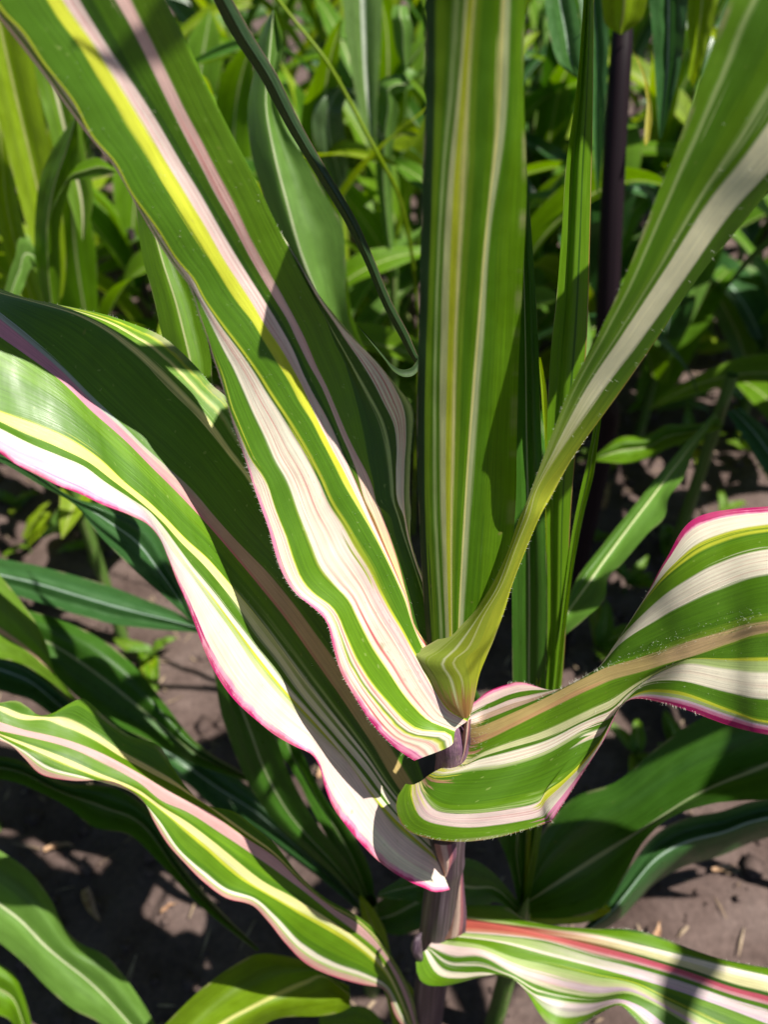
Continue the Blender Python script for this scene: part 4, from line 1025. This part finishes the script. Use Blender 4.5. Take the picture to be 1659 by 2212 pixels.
# ================================================================== specific plants of the next row
BG = []
dk = thing("maize_plant", "maize plant with a thick purple stalk darkened for shade rising behind the upright bright green leaf", "plant", (0, 0, 0))
pt = [unproj(1348, -40, .98), unproj(1346, 60, .99), unproj(1340, 150, 1.0), unproj(1330, 300, 1.03), unproj(1320, 500, 1.08), unproj(1312, 700, 1.15), unproj(1306, 860, 1.22), unproj(1304, 960, 1.30)]
bx = pt[-1]
dk.location = (float(bx[0]), float(bx[1]), 0)
pt.append(np.array([bx[0], bx[1], -.02]))
pts = crom(np.linspace(0, 1, len(pt)), np.array(pt), np.linspace(0, 1, 40))
k = N("shaded_stalk_material")
pbk = k.n("ShaderNodeBsdfPrincipled", {"Base Color": (.010, .005, .008, 1), "Roughness": .6, "Specular IOR Level": .15})  # purple taken almost to black, standing in for shade on the stalk
k.n("ShaderNodeOutputMaterial", {0: pbk.outputs[0]})
mesh_grids("stalk", [tube(pts, np.linspace(.012, .020, 40), 14)], k.m, dk)
simple(dk, [(1300, -30), (1302, 20), (1316, 60), (1340, 75)], [(1400, -30), (1396, 15), (1380, 50), (1344, 75)], (0, -1), [(0, .97), (1, .93)], M_LIME, fold=-.02, ripple=.001, seed=50, ext=[(10, -120, -.03, .8), (20, -260, -.05, .1)])
simple(dk, [(1400, -30), (1408, 60), (1414, 140), (1420, 230), (1425, 300)], [(1490, -30), (1482, 60), (1470, 150), (1450, 230), (1430, 300)], (0, 1), [(0, .95), (1, 1.05)], M_BLUE, fold=.012, ripple=.003, seed=51, label="hanging dark leaf with a bluish midrib", pre=[(-40, -80, 0, .8), (-90, -60, 0, .3)])
simple(dk, [(1175, -30), (1180, 30), (1190, 85), (1215, 145), (1252, 172)], [(1235, -30), (1248, 20), (1256, 60), (1258, 120), (1256, 172)], (.3, 1), [(0, 1.05), (1, 1.0)], plain_leaf_mat("glossy_leaf", (.05, .13, .03), mid=(.3, .4, .3), rough=.28), fold=.02, ripple=.002, seed=52, label="drooping leaf with a white sheen", pre=[(30, -60, 0, .8), (140, -60, -.03, .3)])
simple(dk, [(1245, -30), (1260, 60), (1270, 160), (1280, 300), (1290, 420)], [(1310, -30), (1315, 80), (1312, 180), (1305, 300), (1294, 420)], (0, 1), [(0, 1.1), (1, 1.15)], M_BLUE, fold=.015, ripple=.003, seed=53, pre=[(40, -60, 0, .5)])
simple(dk, [(1395, 190), (1398, 230), (1394, 270), (1392, 300)], [(1402, 190), (1408, 230), (1408, 270), (1404, 300)], (0, 1), [(0, 1.0), (1, 1.0)], plain_leaf_mat("yellow_leaf", (.40, .36, .03), mid=(.5, .4, .06)), fold=.002, ripple=.001, seed=54, pre=[(-20, -60, .0, .5), (-50, -120, 0, .2)], ext=[(-3, 14, 0, .3)])
simple(dk, [(1480, -30), (1486, 60), (1490, 120), (1488, 170)], [(1560, -30), (1540, 60), (1520, 130), (1500, 190)], (0, 1), [(0, 1.1), (1, 1.15)], M_LIME, fold=.01, ripple=.003, seed=55, pre=[(-60, -80, 0, .6)])

gc = nb("pale green maize plant behind the narrow dark blade, one upright leaf with a white midrib", 860, 1010, 1.05, .6)
simple(gc, [(588, 22), (562, 75), (550, 150), (535, 225), (538, 300), (556, 385), (590, 480), (640, 600), (690, 700), (760, 850), (850, 1000)], [(594, 22), (606, 62), (614, 85), (604, 135), (596, 185), (612, 270), (655, 338), (705, 425), (738, 484), (746, 560), (748, 660), (790, 800), (860, 995)], (-.3, -.95),
       [(0, 1.05), (.4, .88), (1, .80)], M_BRIGHT, mid=[(590, 22), (582, 120), (574, 220), (592, 330), (620, 440), (650, 545), (680, 625), (712, 705), (775, 830), (855, 998)], fold=-.012, ripple=.003, seed=56, off=-.01, label="upright pale green leaf with a white midrib")
simple(gc, [(742, 620), (744, 680), (760, 760), (800, 860), (855, 1000)], [(752, 620), (762, 690), (790, 760), (830, 860), (862, 1000)], (-.3, -.95), [(0, 1.05), (1, .95)], M_GREEN, fold=.006, ripple=.002, seed=57, ext=[(0, -60, 0, .1)])
simple(gc, [(560, 76), (520, 82), (470, 98), (415, 130)], [(560, 88), (520, 105), (470, 122), (418, 138)], (-1, .2), [(0, 1.25), (1, 1.2)], M_DEEP, fold=.008, ripple=.002, seed=58, pre=[(80, 40, .1, .6), (250, 500, .1, .2)])
stem = [unproj(585, -20, .95), unproj(640, 50, .95), unproj(700, 125, .96), unproj(745, 200, .98), unproj(790, 285, 1.0), unproj(825, 350, 1.02), unproj(860, 420, 1.08), unproj(885, 520, 1.2), unproj(900, 640, 1.4), unproj(905, 760, 1.6)]
stem.append(np.array([stem[-1][0], stem[-1][1], -.01]))
pts = crom(np.linspace(0, 1, len(stem)), np.array(stem), np.linspace(0, 1, 40))
gs = thing("grass", "tall thin grass stem leaning to the upper left behind the upright leaf", "grass", (float(stem[-1][0]), float(stem[-1][1]), 0))
mesh_grids("stem", [tube(pts, np.linspace(.002, .0035, 40), 8)], M_LIME, gs)

lb = nb("lime green maize plant in the sun at the far left, broad leaves hanging down", 60, 760, 1.25, .6)
simple(lb, [(-60, 60), (-20, 200), (20, 350), (60, 500), (95, 610), (118, 700)], [(60, 60), (80, 180), (110, 330), (135, 470), (140, 600), (122, 700)], (.3, 1), [(0, 1.05), (1, 1.2)], M_LIME, fold=.012, ripple=.003, seed=60, label="hanging lime leaf", pre=[(-20, -160, -.02, .8), (-20, -240, .02, .3)])
simple(lb, [(60, 100), (90, 220), (120, 340), (150, 440), (176, 520)], [(130, 100), (160, 220), (185, 330), (200, 440), (180, 520)], (.3, 1), [(0, 1.1), (1, 1.2)], plain_leaf_mat("leaf_pale_midrib", (.13, .25, .015), mid=(.66, .62, .40), mw=.05, trans=.45), fold=.012, ripple=.003, seed=61, pre=[(-20, -160, -.02, .8), (-60, -260, .02, .3)])
simple(lb, [(162, 250), (120, 310), (88, 380), (75, 470), (80, 600), (110, 700)], [(166, 258), (168, 330), (150, 400), (130, 480), (130, 600), (125, 700)], (-.2, 1), [(0, .98), (1, 1.2)], M_GREEN, fold=-.012, ripple=.003, seed=62, label="arching mid green leaf")
simple(lb, [(120, 430), (150, 372), (180, 348), (215, 342), (250, 368)], [(120, 440), (150, 392), (185, 388), (220, 380), (250, 372)], (1, -.2), [(0, 1.05), (1, 1.0)], M_GREEN, fold=-.006, ripple=.001, seed=63, pre=[(-20, 200, .1, .5)])
simple(lb, [(-20, 300), (-10, 450), (20, 580), (60, 680), (100, 740)], [(20, 300), (40, 450), (70, 570), (95, 660), (108, 735)], (.3, 1), [(0, 1.2), (1, 1.25)], M_LIME, fold=.012, ripple=.003, seed=64, pre=[(-20, -200, 0, .5)])
simple(lb, [(5, 640), (30, 560), (60, 520), (95, 500), (100, 560)], [(20, 700), (50, 620), (80, 580), (110, 570), (110, 600)], (.9, -.5), [(0, 1.0), (1, 1.2)], M_BRIGHT, fold=.006, ripple=.003, seed=65)

cb = nb("sunlit maize plant behind the upright leaf with arched glossy leaves", 850, 620, 1.7, .6)
simple(cb, [(738, -30), (748, 80), (764, 180), (782, 260), (800, 350)], [(826, -30), (824, 80), (818, 170), (814, 260), (808, 350)], (0, 1), [(0, 1.30), (1, 1.4)], plain_leaf_mat("hanging_pale_leaf", (.14, .24, .06), mid=(.7, .75, .6), mw=.06, rough=.3, trans=.45), fold=.012, ripple=.002, seed=66, label="pale hanging leaf with a bright midrib", pre=[(60, -120, 0, .7), (120, -60, .05, .3)])
simple(cb, [(895, 148), (862, 140), (835, 165), (820, 220), (813, 290), (812, 380), (825, 480), (845, 600)], [(895, 190), (872, 195), (862, 240), (852, 290), (846, 380), (850, 480), (858, 600)], (-.1, 1), [(0, 1.40), (1, 1.6)], M_BRIGHT, fold=-.012, ripple=.002, seed=67, label="arched leaf bending over")
simple(cb, [(846, 42), (850, 80), (856, 110), (870, 142)], [(886, 42), (892, 60), (890, 100), (882, 142)], (0, 1), [(0, 1.35), (1, 1.4)], M_BRIGHT, fold=-.012, ripple=.001, seed=68, pre=[(0, -30, .02, .7), (10, 0, .06, .4)], ext=[(0, 60, .05, .5), (-10, 200, .12, .3)])
simple(cb, [(846, 300), (862, 265), (890, 258), (905, 280)], [(840, 318), (862, 325), (890, 318), (905, 300)], (1, 0), [(0, 1.5), (1, 1.45)], M_LIME, fold=.008, ripple=.002, seed=69)

simple(cb, [(676, 240), (674, 275), (680, 310), (700, 350), (716, 385), (730, 440)], [(740, 245), (744, 280), (748, 320), (750, 360), (748, 390), (738, 440)], (.2, 1), [(0, 1.4), (1, 1.5)], plain_leaf_mat("grey_glossy_leaf", (.09, .15, .06), mid=(.4, .45, .3), rough=.25), fold=.01, ripple=.004, seed=70, label="glossy greyish hanging leaf", pre=[(30, -50, .0, .7), (120, 60, .05, .3)])

# ================================================================== the field behind: procedural plants
def world_leaf(base, az, length, width, rise, droop, twist, fold, wav, r, nv=16):
    """arching blade from a base point; returns (nv, 5, 3)"""
    t = np.linspace(0, 1, nv)
    el = rise - droop * t**1.3
    ds = length / (nv - 1)
    hx = np.concatenate([[0], np.cumsum(np.cos(el[:-1]) * ds)])
    hz = np.concatenate([[0], np.cumsum(np.sin(el[:-1]) * ds)])
    azs = az + twist * .35 * t**2
    px = base[0] + hx * np.cos(azs)
    py = base[1] + hx * np.sin(azs)
    pz = base[2] + hz
    P = np.stack([px, py, pz], -1)
    T = np.gradient(P, axis=0)
    T /= np.linalg.norm(T, axis=1)[:, None]
    side = np.stack([-np.sin(azs), np.cos(azs), np.zeros(nv)], -1)
    nrm = np.cross(T, side)
    tw = twist * t
    sd = side * np.cos(tw)[:, None] + nrm * np.sin(tw)[:, None]
    up = np.cross(T, sd)
    wv = width * np.sin(np.pi * (0.10 + 0.90 * t) ** .75) ** .8
    wv[-1] = 0.0005
    g = np.zeros((nv, 5, 3))
    ph = r.uniform(0, 6)
    for j, s in enumerate((-1, -.5, 0, .5, 1)):
        wob = wav * math.copysign(1, s) * np.sin(ph + t * 15 + s) * abs(s) ** 2 if s else 0
        g[:, j] = P + sd * (s * wv * .5)[:, None] + up * (-abs(s) ** 1.3 * fold * wv * .5 * -1 + wob)[:, None]
    return g


FIELD = [M_GREEN, M_LIME, M_DEEP, M_BLUE, M_BRIGHT,
         plain_leaf_mat("field_leaf_one", (.135, .265, .007), length=6, trans=.48), plain_leaf_mat("field_leaf_two", (.095, .220, .009), length=6, trans=.42)]


def field_plant(x, y, h, label, seed, nl=9, wid=.105, pr=None, lo=.18):
    r = np.random.RandomState(seed)
    z0 = gz(x, y)
    t = thing("maize_plant", label, "plant", (x, y, z0), "maize plants of the rows behind")
    lean = r.uniform(-.06, .06, 2)
    sh = h * .62
    zz = np.linspace(-.02, sh, 12)
    sx = lambda z: (x + lean[0] * z, y + lean[1] * z, z0 + z)
    dark = r.rand() < .35
    mesh_grids("stalk", [tube([sx(z) for z in zz], np.linspace(.014, .008, 12), 9)], k.m if False else (STALK if dark else M_STEM), t)
    a0 = r.uniform(0, math.pi)
    for i in range(nl):
        f = (i + .6) / nl
        zb = sh * (lo + (1 - lo) * f)
        az = a0 + (i % 2) * math.pi + r.uniform(-.5, .5) + i * .15
        rise = R(r.uniform(38, 62) + 20 * f)
        L = h * r.uniform(.42, .62) * (1.0 - .25 * abs(f - .55))
        g = world_leaf(sx(zb), az, L, wid * r.uniform(.75, 1.15), rise, r.uniform(.8, 2.3) * (1.15 - .5 * f), r.uniform(-.9, .9), r.uniform(.15, .55), r.uniform(.002, .007), r)
        mesh_grids("leaf", [resample(g, 26, 9)], FIELD[r.choice(len(FIELD), p=pr)], t)
    return t


spots = []
rf = np.random.RandomState(3)
for xx, yq, hq, ri_ in ((-.98, 1.35, 1.15, -1), (-.56, 1.42, 1.0, -1), (-.2, 1.5, .95, -1), (.28, 1.55, 1.0, -1), (.98, 1.3, 1.2, -1), (1.15, .95, 1.9, -1), (1.12, .70, 1.9, -1), (.80, .92, 2.0, -1), (1.02, 1.2, 2.0, -1), (-.8, 1.0, .85, -1)):  # tallest ones at right are unseen plants added to cast shade
    spots.append((xx, yq, hq, ri_, xx / 1.3))
rows_y = [(1.85, 1.0), (2.35, 1.12), (2.95, 1.25), (3.6, 1.35), (4.4, 1.45), (5.3, 1.55)]
words_col = ["near the left edge of the picture", "left of the dark narrow blade", "behind the pale upright leaf", "behind the upright striped leaf", "right of the upright striped leaf", "behind the blackish stalk", "near the right edge"]
words_row = ["in the first row behind", "in the second row behind", "in the third row behind", "in the fourth row behind", "in the fifth row behind", "in the farthest row"]
for ri, (yy, hh_) in enumerate(rows_y):
    half = .52 * yy + .35
    n = max(6, int(2 * half / (.21 + .02 * ri)))
    for i in range(n):
        xx = -half + 2 * half * (i + .5) / n + rf.uniform(-.07, .07)
        yq = yy + rf.uniform(-.13, .13)
        spots.append((xx, yq, hh_ * rf.uniform(.95, 1.25), ri, xx / half))
ORD = "first second third fourth fifth sixth seventh eighth ninth tenth eleventh twelfth thirteenth fourteenth fifteenth sixteenth seventeenth eighteenth nineteenth twentieth".split()
ORD += ["twenty-" + o_ for o_ in ORD[:9]] + ["thirtieth"] + ["thirty-" + o_ for o_ in ORD[:9]]
ROWW = ["nearest", "first", "second", "third", "fourth", "fifth", "farthest"]
for ri in range(-1, 6):
    row = sorted([q for q in spots if q[3] == ri])
    for n_, (x, y, h, _, fx) in enumerate(row):
        lab = "soft focus green maize plant, %s from the left in the %s row behind" % (ORD[n_], ROWW[ri + 1])
        if ri == -1:
            lab = "large soft focus maize plant, %s from the left in the %s row behind, tallest ones added for shade" % (ORD[n_], ROWW[0])
        pr = [.15, .30, .06, .05, .14, .20, .10] if fx < .15 else [.14, .08, .26, .20, .06, .10, .16]
        field_plant(x, y, h, lab, 100 + ri * 40 + n_, nl=10 if ri < 3 else 8, pr=pr, lo=.62 if h > 1.8 and x > .7 and ri < 0 else .18)  # added shade plants carry only their upper leaves

# weeds and seedlings low between the rows
def weed(x, y, s, seed, label):
    r = np.random.RandomState(seed)
    z0 = gz(x, y)
    t = thing("weed", label, "weed", (x, y, z0), "small weeds on the soil")
    mesh_grids("stem", [tube([(x, y, z0 - .005), (x, y, z0 + s * .2), (x, y, z0 + s * .4)], [.003, .0025, .002], 7)], M_STEM, t)
    for i in range(r.randint(4, 8)):
        g = world_leaf((x, y, z0 + s * r.uniform(.12, .4)), r.uniform(0, 6.28), s * r.uniform(.6, 1.1), s * r.uniform(.2, .32), R(r.uniform(10, 60)), r.uniform(.3, 1.4), r.uniform(-.6, .6), .3, .002, r, 10)
        mesh_grids("leaf", [resample(g, 14, 7)], FIELD[r.choice([0, 1, 4, 5])], t)


def gpos(px, py):
    """point of the soil seen at a place of the photograph"""
    a, b = (px - 829.5) / FPX, -(py - 1106) / FPX
    d = FWD + a * RT + b * UP
    tt = -CAM_H / d[2]
    p = C0 + d * tt
    return float(p[0]), float(p[1])


WEEDS = [(1320, 1010, .14), (1480, 1000, .16), (1600, 900, .2), (1560, 1120, .10), (1640, 1010, .16), (1420, 900, .18), (1260, 1180, .10), (1290, 1430, .14), (1470, 1640, .10), (1370, 1640, .09),
         (330, 1420, .10), (210, 1180, .12), (60, 1180, .12), (40, 1100, .10), (300, 980, .14), (250, 820, .2), (160, 760, .2), (780, 700, .16), (820, 640, .2), (690, 560, .2), (860, 760, .12), (1200, 760, .2), (1500, 780, .2), (140, 1460, .06), (1580, 1400, .12), (1350, 1280, .10), (1440, 1180, .12), (1620, 720, .2)]
WW = ["beside the black stalk foot", "on the soil under the nibbled leaf", "near the right edge in dappled sun", "on the sunny soil patch right", "at the right edge between shadows", "below the yellow leaf tip", "left of the long bright midrib leaf", "above the arching striped leaf's fold", "under the arching striped leaf",
      "between the rounded leaf base and the shaded leaf", "on the sunny soil left of the white band", "under the crimson margin", "at the left edge on bare soil", "at the far left beside a shadow", "under the plain green leaf", "in the shade at the upper left", "below the lime leaves", "beside the curled leaf tip",
      "behind the curled leaf tip", "under the pale upright leaf", "left of the upright leaf on the soil", "between the upright leaves", "behind the right hand midrib", "beside the light leaf with brown midrib", "under the white topped arch", "right of the upright green leaves", "in the dark gap at the right", "behind the right leaf's tip"]
for i, (px, py, s) in enumerate(WEEDS):
    x, y = gpos(px, py)
    weed(x, y, s, 300 + i, "small green weed growing " + WW[i])

# dry leaf pieces
k = N("dry_leaf_material")
tcn = k.n("ShaderNodeTexCoord").outputs["Object"]
na = k.n("ShaderNodeTexNoise", {"Vector": tcn, "Scale": 60.0, "Detail": 4.0}).outputs[0]
c1 = k.ramp(na, [(0.35, (0.24, 0.12, 0.06)), (0.6, (0.42, 0.26, 0.15))])
pbk = k.n("ShaderNodeBsdfPrincipled", {"Base Color": c1, "Roughness": .7})
k.n("ShaderNodeOutputMaterial", {0: pbk.outputs[0]})
DRY = k.m
DRYS = [(186, 1925, .075, -1.0, "curled dry leaf on the sunlit soil at the lower left"), (640, 1530, .06, .4, "dry leaf scrap on the soil under the long striped leaf"), (690, 1690, .06, 1.2, "reddish straw beside the crimson margin"),
        (1330, 1000, .09, 1.2, "orange dry stem end behind the nibbled leaf"), (1395, 1310, .07, .2, "orange dry scrap in the gap right of the nibbled leaf"), (1300, 1110, .10, 1.3, "brown dry stem standing left of the nibbled leaf"), (170, 1365, .05, .5, "pale dry scrap at the left below the blue green leaf"),
        (1540, 1880, .05, .2, "brown scrap on the lit soil at the right"), (90, 1830, .05, .3, "small scrap of straw above the glossy leaf"), (1400, 2060, .05, .9, "thin straw on the soil above the coral ribbed leaf"), (250, 1370, .04, 2.0, "small orange scrap left of the pale weed"), (350, 1980, .03, .8, "tiny straw on the sunlit soil")]
for i, (px, py, L, az, lab) in enumerate(DRYS):
    x, y = gpos(px, py)
    r = np.random.RandomState(500 + i)
    g = world_leaf((x, y, gz(x, y) + .012), az, L, L * .22, R(r.uniform(5, 25)), r.uniform(.3, .9), r.uniform(-.8, .8), .6, .002, r, 10)
    o = mesh_grids("dry_leaf", [resample(g, 14, 7)], DRY)
    tag(o, lab, "dry leaf", "dry leaf scraps on the soil")
